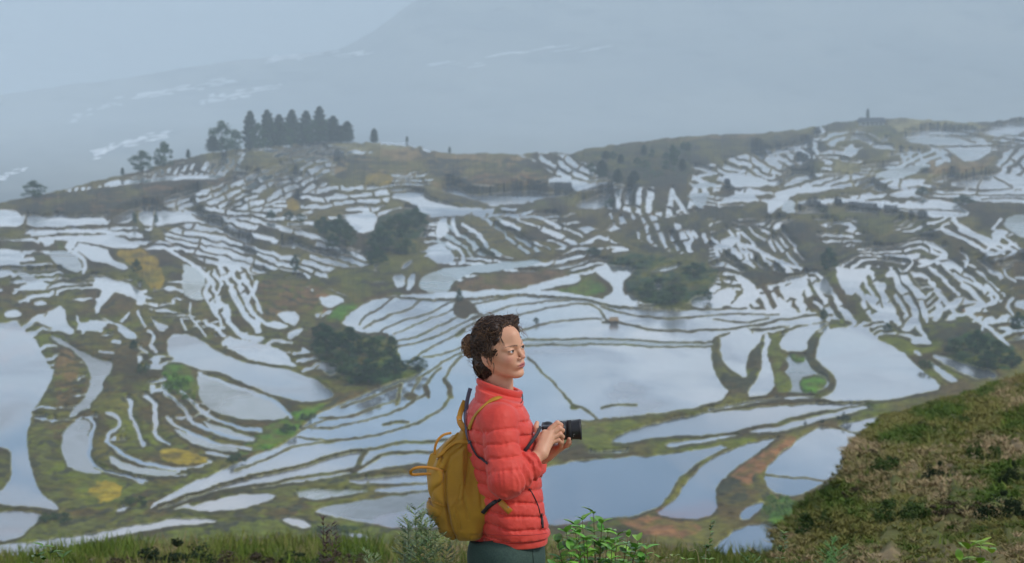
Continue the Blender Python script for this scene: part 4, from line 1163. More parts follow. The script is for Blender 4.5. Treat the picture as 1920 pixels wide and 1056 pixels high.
# --- eyes
eyeM = Mat('eyeball', rough=.12); eyeM.attr('col')
for s in (-1, 1):
    bm = bmesh.new(); bmesh.ops.create_uvsphere(bm, u_segments=32, v_segments=24, radius=.0122)
    ve = np.array([v.co[:] for v in bm.verts]); fe = [tuple(v.index for v in fc_.verts) for fc_ in bm.faces]; bm.free()
    ve = ve[:, [2, 0, 1]] * np.array([1, 1, 1]); r_ = np.hypot(ve[:, 1] + .0008 * s, ve[:, 2] - .0012); front = ve[:, 0] > 0
    ce = np.tile([.75, .72, .70], (len(ve), 1)); ce[front & (r_ < .0066)] = (.05, .028, .015); ce[front & (r_ < .0026)] = (.005, .005, .005)
    ve = (ve + np.array([.0707, .031 * s, -.001])) @ HR.T + np.array(HC)
    mesh_at('eye', ve, fe, eyeM.m, woman, colors=ce)
# --- jacket
JR = (.74, .062, .060)
jac = Mat('quilted_nylon', JR, .58); jn = jac.noise(55, 4); jac.bump(jn.outputs['Fac'], .5, .006); jac.b.inputs['Specular IOR Level'].default_value = .35
jac.b.inputs['Sheen Weight'].default_value = .15
jn2 = jac.noise(9, 3); jr = jac.ramp(jn2.outputs['Fac'], [(.3, (.62, .046, .030)), (.7, (.76, .078, .050))]); jac.l(jr.outputs[0], jac.b.inputs['Base Color'])
HEM = W(960, 1015)[2]
g = Grid((-.24, -.345, HEM - .02), (.19, .34, W(900, 696)[2]), .004)
XX = g.x - TX; XR = XX * math.cos(BY) + g.y * math.sin(BY); YR = -XX * math.sin(BY) + g.y * math.cos(BY)
zl = [W(0, q)[2] for q in (1020, 1000, 960, 900, 850, 800, 775, 755, 738)]
xl = [(W(a)[0] if False else W(a, 900)[0]) - TX for a in (903, 900, 893, 882, 876, 873, 876, 888, 897)]
xr = [W(a, 900)[0] - TX for a in (1026, 1027, 1017, 1009, 1004, 996, 986, 976, 972)]
yw = [.172, .176, .172, .158, .165, .185, .180, .150, .095]
zz = g.z.ravel(); o2 = np.argsort(zl); zl = np.array(zl)[o2]
CXx = np.interp(zz, zl, (np.array(xl)[o2] + np.array(xr)[o2]) / 2)[None, None]; RX = np.interp(zz, zl, (np.array(xr)[o2] - np.array(xl)[o2]) / 2)[None, None]; RY = np.interp(zz, zl, np.array(yw)[o2])[None, None]
def sm1(a): 
    a = a.ravel().copy()
    for _ in range(20): a[1:-1] = (a[:-2] + a[1:-1] * 2 + a[2:]) / 4
    return a[None, None].astype(f32)
CXx, RX, RY = sm1(CXx), sm1(RX), sm1(RY)
kk = (np.abs((XR - CXx) / RX) ** 2.3 + np.abs(YR / RY) ** 2.3) ** (1 / 2.3)
ft = ((kk - 1) * np.minimum(RX, RY)).astype(f32)
def quilt(ph, amp, puck=None):
    s_ = np.abs(np.sin(np.pi * ph)); h_ = .42 * s_ ** .6 + .58 * (1 - np.exp(-(s_ / .30) ** 2))
    if puck is not None: h_ = h_ + puck * (1 - s_) ** 1.5 * s_ ** .3
    return amp * h_
pk1 = 1.3 * noise3(g.x * 2.2, g.y + 0 * g.x, g.z * .45 + 0 * g.x, 60, 41)
wob_ = noise3(g.x, g.y + 0 * g.x, g.z + 0 * g.x, 14, 3); wr1 = noise3(g.x, g.y + 0 * g.x, g.z + 0 * g.x, 45, 9)
ft = ft - quilt((g.z - HEM - .030 + XR * .12 + wob_ * .006) / .050, .0085, pk1) * (g.z > HEM + .028) - wr1 * .0022 - wob_ * .004
ft = np.maximum(ft, g.z - (W(900, 708)[2] - .036 + (g.x - W(893, 700)[0]) * -.30))
ft = su(ft, np.abs(g.z - HEM - .026) + np.abs(ft) * 0 - .0028 + 0 * ft, .001) if False else ft
def sleeve(a, b, c, r0, r1, r2, seed):
    fa, ta = cap(g, a, b, r0, r1, True); fb, tb = cap(g, b, c, r1, r2, True)
    La = math.dist(a, b); Lb = math.dist(b, c)
    w2 = noise3(g.x, g.y + 0 * g.x, g.z + 0 * g.x, 30, seed)
    fa = fa - quilt(ta * La / .052 + w2 * .16 + .3, .0078, pk1) - w2 * .004
    crush = np.sin(tb * 26 + w2 * 4.5 + pk1 * 1.5) * .0036
    fb = fb - quilt(tb * Lb / .048 + w2 * .28, .0075, pk1) - crush - w2 * .003
    end = ((g.x - c[0]) * (c[0] - b[0]) + (g.y - c[1]) * (c[1] - b[1]) + (g.z - c[2]) * (c[2] - b[2])) / Lb
    fb = np.maximum(fb, end)
    return un(fa, fb, .02)
CUR = W(1003, 868, -.160)
fs = sleeve(W(936, 792, -.158), W(948, 900, -.228), CUR, .060, .061, .047, 4)
fs = un(fs, ell(g, W(930, 782, -.145), (.074, .055, .048)), .03)
fsl = sleeve(W(948, 790, .155), W(956, 895, .205), W(1006, 866, .100), .060, .053, .042, 6)
fj = un(ft, fs, .008); fj = un(fj, fsl, .010)
# standing collar, open at the top
cb, ct = W(934, 770), W(939, 700); ax_ = Vector(ct) - Vector(cb); Lc = ax_.length
tt = ((g.x - cb[0]) * ax_.x + (g.y - cb[1]) * ax_.y + (g.z - cb[2]) * ax_.z) / Lc ** 2
dx2 = g.x - cb[0] - tt * ax_.x; dy2 = g.y - cb[1] - tt * ax_.y
rxx = .078 + .006 * tt; ryy = .068 + .004 * tt
dc = (np.sqrt((dx2 / rxx) ** 2 + (dy2 / ryy) ** 2) - 1) * .068
topz = W(900, 708)[2] + (g.x - W(893, 700)[0]) * -.30
dc = dc - quilt((topz - g.z) / .030 + .15, .006)
col_ = np.maximum(dc, g.z - topz); 
fj = un(fj, col_, .012)
inner = np.maximum((np.sqrt((dx2 / (rxx - .014)) ** 2 + (dy2 / (ryy - .014)) ** 2) - 1) * .055, W(0, 752)[2] - g.z)
fj = su(fj, inner, .005)
fj = np.maximum(fj, HEM - g.z)
# hem seam
seam = np.maximum(np.abs(g.z - HEM - .027) - .0022, -(fj + .006)); fj = su(fj, seam + 0 * fj, .002)
jV, jQ = nets(g, fj); jV = relax(jV, jQ, 1, .4)
jacket = mesh_at('jacket', jV, jQ, jac.m, woman); JT = tree_of(jV, jQ)
blk = Mat('black_trim', (.012, .012, .014), .5)
def on_cloth(pl, trees, off, n=6):
    out = []; nn = []
    for p in spline([(a[0], a[1], 0) for a in pl], n):
        h_, nr_ = hit(trees, p.x, p.y, off); out.append(h_); nn.append(nr_)
    for _ in range(2):
        out = [out[0]] + [(out[i - 1] + out[i] * 2 + out[i + 1]) / 4 for i in range(1, len(out) - 1)] + [out[-1]]
        nn = [nn[0]] + [((nn[i - 1] + nn[i] * 2 + nn[i + 1]) / 4).normalized() for i in range(1, len(nn) - 1)] + [nn[-1]]
    return out, nn
p_, n_ = on_cloth([(992, 916), (1000, 930), (1008, 948), (1013, 968), (1015, 984)], JT, .002)
v_, f_ = tube(p_, .0022, 8); mesh_at('pocket_zip', v_, f_, blk.m, jacket)
p_, n_ = on_cloth([(1013, 964), (1015, 976), (1016, 990)], JT, .006, 4)
v_, f_ = tube(p_, .003, 8, (.0045, .002), n_); mesh_at('zip_pull', v_, f_, blk.m, jacket)
v_, f_ = tube(spline([W(979, 739, -.07), W(980, 748, -.075), W(978, 754, -.078), W(974, 758, -.078)], 5), .0018, 8); mesh_at('collar_zip_cord', v_, f_, blk.m, jacket)
p_, n_ = on_cloth([(904, 1001), (930, 1003), (965, 1004), (1000, 1003), (1025, 1000)], JT, .0006, 8)
seamM = Mat('seam_thread', (.42, .03, .03), .6)
v_, f_ = tube(p_, .0012, 6); mesh_at('hem_seam', v_, f_, seamM.m, jacket)
# --- trousers and boots
tro = Mat('green_trousers', (.035, .070, .055), .85); tro.mottle((.030, .060, .048), (.045, .085, .066), 160, 3)
g = Grid((-.28, -.26, .05), (.24, .26, W(0, 985)[2]), .006)
hx_ = W(949, 1030)[0]
f = ell(g, (hx_, 0, W(0, 1045)[2]), (.148, .162, .17)); f = np.maximum(f, g.z - HEM - .006)
for s in (-1, 1):
    kn_ = (hx_ + .015, .108 * s, .47)
    f = un(f, cap(g, (hx_ + .006, .088 * s, .80), kn_, .104, .074), .03); f = un(f, cap(g, kn_, (hx_ - .02, .12 * s, .10), .072, .062), .02)
f = np.maximum(f, .075 - g.z)
w3 = noise3(g.x, g.y + 0 * g.x, g.z + 0 * g.x, 20, 12); f = f - w3 * .004
tV, tQ = nets(g, f); trousers = mesh_at('trousers', tV, tQ, tro.m, woman); TT = tree_of(tV, tQ)
p_, n_ = on_cloth([(997, 1014), (998, 1030), (1000, 1056)], TT, .0008, 6); v_, f_ = tube(p_, .0018, 6)
mesh_at('trouser_seam', v_, f_, Mat('trouser_seam', (.02, .04, .032), .9).m, trousers)
bt = Mat('boot_leather', (.06, .035, .02), .6)
for s in (-1, 1):
    g = Grid((-.16, -.08, -.012), (.22, .08, .17), .005)
    f = un(cap(g, (0, 0, .15), (0, 0, .05), .05, .052), cap(g, (0, 0, .045), (.15, 0, .035), .048, .040), .03)
    f = np.maximum(f, -g.z - .002); v_, q_ = nets(g, f); v_ = v_ + np.array([hx_ - .03, .12 * s, 0])
    mesh_at('boot', v_, q_, bt.m, woman)
# --- hair
har = Mat('dark_brown_hair', rough=.42); har.attr('col'); har.b.inputs['Specular IOR Level'].default_value = .35
g = Grid((-.20, -.115, -.13), (.12, .115, .16), .0026)
NX_, NY_, NZ_ = [q + 0 * g.x + 0 * g.y + 0 * g.z for q in (g.x, g.y, g.z)]
f = ell(g, (-.022, 0, .030), (.098, .082, .088))
f = un(f, ell(g, (-.070, 0, -.030), (.048, .066, .068)), .03)
f = un(f, ell(g, (-.060, -.045, -.055), (.040, .030, .045)), .02)
cut = ell(g, (.088, 0, -.040), (.100, .092, .118)); f = su(f, cut, .008)
f = su(f, ell(g, (-.010, -.085, -.045), (.026, .030, .034)), .006)
f = un(f, ell(g, (.016, -.028, .088), (.034, .045, .022), ('y', .35)), .012)
f = un(f, ell(g, (.020, .030, .086), (.036, .045, .022), ('y', .4)), .012)
f = f - .0060 * noise3(NX_, NY_, NZ_, 36, 21) - .0040 * np.abs(noise3(NX_, NY_, NZ_, 80, 22)) 
hv, hq_ = nets(g, f)
def hcol(n, lo=.6, hi=1.3, light=0.0, r=np.random.default_rng(3)):
    c = np.array([.040, .022, .014]) * (lo + (hi - lo) * r.random((n, 1))); return c * (1 - light) + np.array([.26, .135, .062]) * light
hc = hcol(len(hv), .7, 1.1)
HT = tree_of(hv, hq_); hparts = [(hv, hq_)]; cparts = [hc]
rs = np.random.default_rng(12); Vs, Fs, Cs = [], [], []; base_i = 0
def lock(P, r0, light):
    global base_i
    n = len(P); rr = [r0 * (1 - (i / (n - 1)) ** 3 * .8) for i in range(n)]
    v, f_ = tube(P, rr, 5); Vs.append(np.array([tuple(q) for q in v])); Fs.extend([tuple(i + base_i for i in q) for q in f_]); base_i += len(v)
    Cs.append(hcol(len(v), .8, 1.2, light, rs))
def curl(p, d, L, amp, turns, r0, light, droop=.3):
    d = Vector(d).normalized(); a = d.cross(Vector((0, 0, 1))); a = a.normalized() if a.length > .01 else Vector((1, 0, 0)); b = d.cross(a)
    n = max(8, int(turns * 9)); P = []; ph = rs.random() * 6.28
    for i in range(n):
        t = i / (n - 1); w_ = min(1, t * 4) * amp; q = Vector(p) + d * (L * t) + a * (math.cos(ph + turns * 6.283 * t) * w_) + b * (math.sin(ph + turns * 6.283 * t) * w_)
        q.z -= droop * L * t * t; P.append(q)
    lock(P, r0, light)
nv = len(hv); kc = Vector((-.122, -.030, .012)); used = 0
front_ = np.where((hv[:, 0] > .0) & (hv[:, 2] > .055))[0]
for i in list(rs.choice(front_, 260)) + list(rs.permutation(nv)):
    if used > 1060: break
    p = Vector(hv[i]); used += 1; P = []; ph = rs.random() * 6.28; fr = .55 + .5 * rs.random(); wv = .45 + .9 * rs.random(); n_st = int(9 + 12 * rs.random())
    lo_ = p.z < -.035; lift = .0006 + .0050 * rs.random() ** 2
    for k in range(n_st):
        loc, nrm, _, _ = HT.find_nearest(p)
        if nrm.dot(loc - Vector((-.03, 0, .0))) < 0: nrm = -nrm
        P.append(loc + nrm * (lift + .0012 * math.sin(ph + k * fr * 1.7)))
        tgt = (Vector((-.35, -.1, -1)) if lo_ else (kc - loc)).normalized()
        tgt = (tgt - nrm * tgt.dot(nrm)); 
        if tgt.length < .05: break
        tgt.normalize(); side = nrm.cross(tgt); p = loc + (tgt + side * (wv * math.sin(ph + k * fr))).normalized() * .0058
        if (p - kc).length < .030: break
    if len(P) > 4: lock([P[0] - (P[1] - P[0]) * .3] + P, .0013 + .0015 * rs.random() ** 2, 0.0 if rs.random() < .7 else rs.random() * .6)
for i in range(170):
    p = Vector(hv[rs.integers(nv)]); loc, nrm, _, _ = HT.find_nearest(p)
    if nrm.dot(loc - Vector((-.03, 0, .0))) < 0: nrm = -nrm
    curl(loc, Vector((-.6, 0, .1)) + nrm * .5 + Vector(rs.normal(0, .3, 3)), .022 + .026 * rs.random(), .006, 1.0, .0008, .1 + rs.random() * .6, .2)
# the knot of hair at the back: locks wound round it
for i in range(120):
    a = Vector(rs.normal(0, 1, 3)).normalized(); b = a.cross(Vector(rs.normal(0, 1, 3))).normalized(); r_ = .024 + .013 * rs.random(); sp = 2.5 + 2 * rs.random()
    P = [kc + Vector((q.x, q.y, q.z * 1.3)) for q in [(a * math.cos(t) + b * math.sin(t)) * (r_ + .002 * math.sin(t * 5)) for t in np.linspace(0, sp, 16)]]
    lock(P, .0016 + .001 * rs.random(), .25 + rs.random() * .9)
for i in range(40):
    a = Vector(rs.normal(0, 1, 3)).normalized(); curl(kc + a * .026, a + Vector((-.2, 0, -.3)), .016 + .014 * rs.random(), .005, .9, .0009, .3 + .4 * rs.random())
# loose locks round the face, the ear and the nape
for i in range(15):
    yy = -.050 + .10 * rs.random(); p = Vector((.040 - abs(yy) * .4 + .008 * rs.normal(), yy, .094 - abs(yy) * .25))
    curl(p, (.55, (yy * 12 if abs(yy) > .015 else .5), .12), .018 + .014 * rs.random(), .004, .6 + .5 * rs.random(), .0010, rs.random() * .6, .75)
for i in range(5):
    curl((.070, .030 + .012 * rs.random(), .080), (.35, .35, -1), .048 + .01 * rs.random(), .006, .6, .0009, .4, .1)
for i in range(6):
    curl((.050 + .006 * rs.normal(), -.052 - .01 * rs.random(), .070), (.25, -.15, -1), .036 + .014 * rs.random(), .004, .6, .0010, .2, .1)
for i in range(36):
    p = Vector((.006 + .022 * rs.normal() * .5, -.078, .030 + .02 * rs.normal())); curl(p, (.10 + .12 * rs.normal(), -.12, -1), .026 + .022 * rs.random(), .0030, .7, .0017, rs.random() * .4, .1)
for i in range(48):
    p = Vector((-.050 - .04 * rs.random(), -.055 + .09 * rs.random(), -.075 + .02 * rs.normal())); curl(p, (-.25 + .3 * rs.normal(), -.1, -1), .024 + .022 * rs.random(), .006, 1.1, .0016, rs.random() * .45, .1)
allV = np.concatenate([hv] + Vs + [(np.array([0, 0, 0]))[None]])[:-1]
offb = len(hv); F_ = [tuple(int(k) for k in q) for q in hq_] + [tuple(k + offb for k in q) for q in Fs]
# solid core of the knot
gk = Grid((-.18, -.07, -.06), (-.07, .05, .065), .003); fk = ell(gk, tuple(kc), (.028, .028, .036))
kv, kq = nets(gk, fk); o3 = len(allV); F_ += [tuple(int(k) + o3 for k in q) for q in kq]; allV = np.concatenate([allV, kv])
allC = np.concatenate([hc] + Cs + [hcol(len(kv), .8, 1.2, .25)])
mesh_at('hair', allV @ HR.T + np.array(HC), F_, har.m, woman, colors=allC)
# ------------------------------------------------------------------ rucksack
bag_root = empty('backpack', (W(860, 900)[0], OY, W(860, 1012)[2]), label='mustard yellow canvas rucksack worn on the back of the woman', category='backpack')
OFF = np.array([bag_root.location.x, 0, bag_root.location.z])
def bag_part(name, V, Fq, mat, parent=None, colors=None):
    V = np.array([tuple(v) for v in V]) - OFF; return np_mesh(name, V, Fq, mat, True, parent or bag_root, colors)
can = Mat('mustard_canvas', (.50, .26, .012), .8); cn = can.noise(7, 4); cr = can.ramp(cn.outputs['Fac'], [(.3, (.34, .165, .008)), (.7, (.47, .245, .012))])
can.l(cr.outputs[0], can.b.inputs['Base Color']); cw = can.noise(420, 2); can.bump(cw.outputs['Fac'], .18, .001); can.b.inputs['Sheen Weight'].default_value = .2
def poly2(g, pl):
    P = [(W(a, b)[0], W(a, b)[2]) for a, b in pl]; x = g.x[:, :, 0]; X, Z = np.broadcast_arrays(g.x[:, 0, :], g.z[:, 0, :])
    d = np.full(X.shape, 1e9); ins = np.zeros(X.shape, bool); n = len(P)
    for i in range(n):
        (x1, z1), (x2, z2) = P[i], P[(i + 1) % n]; ex, ez = x2 - x1, z2 - z1
        t = np.clip(((X - x1) * ex + (Z - z1) * ez) / (ex * ex + ez * ez), 0, 1); d = np.minimum(d, (X - x1 - t * ex) ** 2 + (Z - z1 - t * ez) ** 2)
        c = ((Z >= min(z1, z2)) & (Z < max(z1, z2))) & (X < (x2 - x1) * (Z - z1) / ((z2 - z1) or 1e-9) + x1); ins ^= c
    return (np.where(ins, -1, 1) * np.sqrt(d))[:, None, :].astype(f32)
BOUT = [(866, 803), (880, 797), (888, 812), (898, 845), (912, 880), (926, 915), (929, 938), (918, 968), (898, 1000), (880, 1012), (856, 1010), (822, 992), (810, 966), (806, 935),
        (804, 900), (804, 876), (812, 854), (832, 838), (848, 822)]
g = Grid(W(792, 1024, -.20), (W(942, 900)[0], .20, W(900, 785)[2]), .0035)
p2 = poly2(g, BOUT)
XR2 = (g.x - TX) * math.cos(BY) + g.y * math.sin(BY); YR2 = -(g.x - TX) * math.sin(BY) + g.y * math.cos(BY)
top = np.clip((g.z - W(0, 940)[2]) / .30, 0, 1)
hw = .128 - .075 * top ** 1.3 - .02 * np.clip((W(0, 985)[2] - g.z) / .06, 0, 1)
sy = np.abs(g.y + .01) - hw + 0 * g.x
k_ = .055; a_2 = np.maximum(p2 + k_, 0); b_2 = np.maximum(sy + k_, 0)
f = np.sqrt(a_2 ** 2 + b_2 ** 2) - k_ + np.minimum(np.maximum(p2, sy) + k_, 0) * .0 
tp = W(877, 796); th = np.arctan2(g.x - tp[0], -(g.z - tp[2]) + .02); rad = np.sqrt((g.x - tp[0]) ** 2 + (g.z - tp[2]) ** 2)
nn = noise3(g.x, g.y + 0 * g.x, g.z + 0 * g.x, 16, 31); n2_ = noise3(g.x, g.y + 0 * g.x, g.z + 0 * g.x, 38, 33)
fold = np.sin(th * 15 + nn * 3.2 + g.y * 20) * np.clip(rad / .12, .25, 1) * np.clip(1.25 - rad / .42, .25, 1)
f = f - .0080 * fold - .009 * nn - .0045 * n2_ + .006 * (1 - np.abs(np.sin(th * 8 + 1.0 + nn * 3))) ** 3 * np.clip(rad / .1, .2, 1)
# deep crease that parts the side gusset from the outer face
def crease(P, wdt, dep):
    global f
    pp = [W(a, b, 0) for a, b in P]; q = None
    for i in range(len(pp) - 1):
        a, b = pp[i], pp[i + 1]; dx, dz = b[0] - a[0], b[2] - a[2]; t = np.clip(((g.x - a[0]) * dx + (g.z - a[2]) * dz) / (dx * dx + dz * dz), 0, 1)
        d = np.sqrt((g.x - a[0] - t * dx) ** 2 + (g.z - a[2] - t * dz) ** 2); q = d if q is None else np.minimum(q, d)
    f = f + dep * np.exp(-(q / wdt) ** 2) * (g.y < .02)
crease([(868, 832), (846, 850), (836, 878), (838, 930), (846, 975), (858, 1005)], .006, .016)
crease([(880, 835), (878, 870), (870, 920), (880, 960)], .005, .008)
crease([(890, 850), (900, 900), (905, 945)], .005, .007)
crease([(830, 852), (824, 868), (834, 878)], .006, .012)
crease([(866, 900), (858, 940), (866, 980)], .004, .006)
bV, bQ = nets(g, f); bV = relax(bV, bQ, 1, .4); bag = bag_part('bag_body', bV, bQ, can.m); BT = tree_of(bV, bQ)
# outer pocket
g = Grid(W(795, 990, -.14), (W(850, 900)[0], .12, W(900, 915)[2]), .0035)
f = ell(g, W(823, 951, -.035), (.047, .090, .052), ('y', .25)); f = f - .004 * noise3(g.x, g.y + 0 * g.x, g.z + 0 * g.x, 34, 5)
f = np.maximum(f, (g.z - W(0, 936)[2]) - (g.x - W(805, 936)[0]) * -.35)
v_, q_ = nets(g, f); pocket = bag_part('outer_pocket', v_, q_, can.m); PT = tree_of(v_, q_)
p_, n_ = on_cloth([(804, 934), (812, 941), (826, 947), (838, 950)], [PT, BT], .002); v_, f_ = tube(p_, .002, 8, (.0045, .002), n_)
bag_part('pocket_rim', v_, f_, Mat('canvas_binding', (.36, .17, .01), .8).m, pocket)
# straps
stM = Mat('yellow_webbing', (.46, .22, .014), .7); hdM = Mat('tan_leather_handle', (.52, .22, .02), .5)
def strap(name, pl, mat, hwid, th_, trees=None, off=.004, ys=None, parent=None, n=6):
    if ys is None: p, nrm = on_cloth(pl, trees, off, n)
    else:
        p = spline([W(a, b, c) for (a, b), c in zip(pl, ys)], n); nrm = [Vector((0, -1, .15)).normalized()] * len(p)
    v, f_ = tube(p, .01, 10, (hwid, th_), nrm); return bag_part(name, v, f_, mat, parent)
strap('shoulder_strap', [(938, 746), (922, 752), (906, 764), (892, 780), (884, 796), (880, 806)], stM.m, .009, .0022, [JT, BT], .004)
strap('shoulder_strap', [(872, 752), (866, 766), (862, 780), (862, 792), (868, 802), (874, 808)], stM.m, .010, .0026, ys=[.02, .0, -.03, -.05, -.06, -.06])
strap('top_tab', [(861, 781), (862, 790), (868, 800), (874, 806)], hdM.m, .0105, .003, ys=[-.034, -.054, -.066, -.066])
strap('carry_handle', [(815, 852), (816, 838), (822, 824), (833, 815), (846, 812)], hdM.m, .0048, .0032, ys=[-.07, -.075, -.075, -.07, -.06])
strap('carry_handle', [(830, 884), (815, 879), (795, 876), (778, 878), (770, 884), (774, 890), (795, 889), (828, 888)], hdM.m, .0052, .0026, ys=[-.10, -.105, -.11, -.112, -.10, -.085, -.085, -.08])
strap('flap_strap', [(822, 858), (832, 848), (848, 834), (862, 829), (880, 830)], stM.m, .0075, .003, [BT], .005)
strap('lower_strap', [(905, 962), (914, 952), (924, 944), (934, 939), (940, 937)], blk.m, .008, .002, [JT, BT], .003)
hp = [hit(JT, a, b, .007)[0] for a, b in ((939, 938), (957, 960))]; hn = (hit(JT, 948, 950)[1] + Vector((0, -1.5, 0))).normalized()
v_, f_ = tube([hp[0].lerp(hp[1], t) + hn * .003 * math.sin(t * 3.14) for t in (0, .3, .6, 1)], .01, 10, (.0115, .0016), [hn] * 4); bag_part('hip_tab', v_, f_, hdM.m)
met = Mat('brass_fitting', (.45, .36, .22), .3, Metallic=1.0)
def rivet(px, py, trees, r=.0035, parent=None):
    p, nrm = hit(trees, px, py, .006); v, f_ = tube([p - nrm * .003, p + nrm * .0015, p + nrm * .0025], [r, r, r * .6], 12); bag_part('rivet', v, f_, met.m, parent)
rivet(953, 951, JT); rivet(822, 862, BT)
p = Vector(W(862, 787, -.06)); v, f_ = tube([p, p + Vector((0, -.004, 0)), p + Vector((0, -.006, 0))], [.0036, .0036, .002], 12); bag_part('rivet', v, f_, met.m)
# ------------------------------------------------------------------ camera in her hands
cm = empty('camera', (W(1045, 808)[0], OY - .03, W(1045, 808)[2]), label='black camera with a thick zoom lens held in both hands', category='camera')
COF = np.array([cm.location.x, cm.location.y - OY, cm.location.z])
def cam_part(name, V, Fq, mat, parent=None, smooth=True): return np_mesh(name, np.array([tuple(v) for v in V]) - COF, Fq, mat, smooth, parent or cm)
cbk = Mat('camera_black', (.014, .015, .017), .45); crub = Mat('rubber_ring', (.010, .010, .011), .75); clip_ = Mat('grey_band', (.030, .034, .038), .35)
YC = -.008
g = Grid(W(1004, 842, -.085), (W(1056, 800)[0], .075, W(1000, 780)[2]), .002)
cb0 = W(1026, 812, YC)
qx = np.abs(g.x - cb0[0]) - .020; qy = np.abs(g.y - YC) - .058; qz = np.abs(g.z - cb0[2]) - .034
f = np.sqrt(np.maximum(qx + .006, 0) ** 2 + np.maximum(qy + .006, 0) ** 2 + np.maximum(qz + .006, 0) ** 2) - .006 + 0 * g.x
f = un(f, cap(g, (cb0[0] + .016, YC - .050, cb0[2] + .022), (cb0[0] + .016, YC - .050, cb0[2] - .026), .014, .014), .006)
f = un(f, ell(g, (cb0[0] + .002, YC, cb0[2] + .030), (.022, .022, .014)), .006)
v_, q_ = nets(g, f); cbody = cam_part('camera_body', v_, q_, cbk.m)
AXD = (Vector(W(1092, 805, YC - .004)) - Vector(W(1046, 808, YC))).normalized(); A0 = Vector(W(1044, 808, YC))
def ringset(prof, mat, name, parent=None, k=64, rib=0):
    U = AXD.cross(Vector((0, 0, 1))).normalized(); Wd = U.cross(AXD); V = []; Fq = []
    for (s_, r_) in prof:
        for j in range(k):
            a = 2 * math.pi * j / k; rr = r_ * (1 + (rib if j % 2 else 0)); V.append(A0 + AXD * s_ + U * (math.cos(a) * rr) + Wd * (math.sin(a) * rr))
    n = len(prof)
    for i in range(n - 1):
        for j in range(k): Fq.append((i * k + j, i * k + (j + 1) % k, (i + 1) * k + (j + 1) % k, (i + 1) * k + j))
    return cam_part(name, V, Fq, mat, parent, True)
lens = ringset([(-.004, .001), (-.004, .030), (.006, .031), (.008, .033), (.020, .034), (.022, .035), (.030, .035), (.032, .034), (.036, .034), (.038, .035), (.058, .0355), (.062, .036), (.070, .037), (.088, .0385), (.0925, .0385), (.0925, .0345), (.070, .031), (.070, .001)], cbk.m, 'lens_barrel')
ringset([(.040, .0352), (.040, .0366), (.056, .0370), (.056, .0356)], crub.m, 'focus_ring', lens, 96, .012)
ringset([(.011, .0332), (.011, .0349), (.021, .0354), (.021, .0342)], crub.m, 'zoom_ring', lens, 96, .012)
ringset([(.0255, .0348), (.0255, .0358), (.0345, .0358), (.0345, .0345)], clip_.m, 'grey_band', lens, 64)
ringset([(.0855, .0380), (.0855, .0398), (.0895, .0398), (.0895, .0384)], cbk.m, 'hood_rim', lens, 64)
gl = Mat('lens_glass', (.02, .02, .035), .05); ringset([(.0712, .0305), (.074, .02), (.075, .001)], gl.m, 'front_glass', lens, 48)
# short white marks on the barrel
U_ = AXD.cross(Vector((0, 0, 1))).normalized(); Wm = U_.cross(AXD); wt = Mat('white_mark', (.6, .6, .6), .5)
sgn = -1 if U_.y > 0 else 1
for (s_, a_m) in ((.062, -.35), (.066, -.32), (.061, -.55)):
    dr = U_ * (math.cos(a_m) * sgn) + Wm * math.sin(a_m); q = A0 + AXD * s_ + dr * .0372; v, f_ = tube([q, q + AXD * .0022], .0006, 5); cam_part('lens_mark', v, f_, wt.m, lens)
# neck strap: grey webbing over the shoulder, dark below, one end at the camera
nsg = Mat('grey_webbing', (.085, .085, .12), .7); nsd = Mat('dark_webbing', (.018, .018, .024), .6)
def camstrap(name, pl, mat, hwid, trees, off, ys=None, n=6):
    if ys is None: p, nrm = on_cloth(pl, trees, off, n)
    else: p = spline([W(a, b, c) for (a, b), c in zip(pl, ys)], n); nrm = [Vector((.3, -1, .1)).normalized()] * len(p)
    v, f_ = tube(p, .01, 10, (hwid, .0016), nrm); cam_part(name, v, f_, mat)
camstrap('neck_strap', [(882, 728), (878, 742), (875, 760), (875, 785), (878, 810), (884, 832)], nsg.m, .0075, [JT, BT], .009)
camstrap('neck_strap', [(884, 830), (888, 840), (897, 854), (908, 864), (916, 869)], nsd.m, .0045, [JT, BT], .006)
camstrap('neck_strap', [(984, 846), (990, 838), (1000, 824), (1008, 812), (1014, 800)], nsd.m, .0065, None, 0, ys=[-.150, -.150, -.140, -.122, -.095])
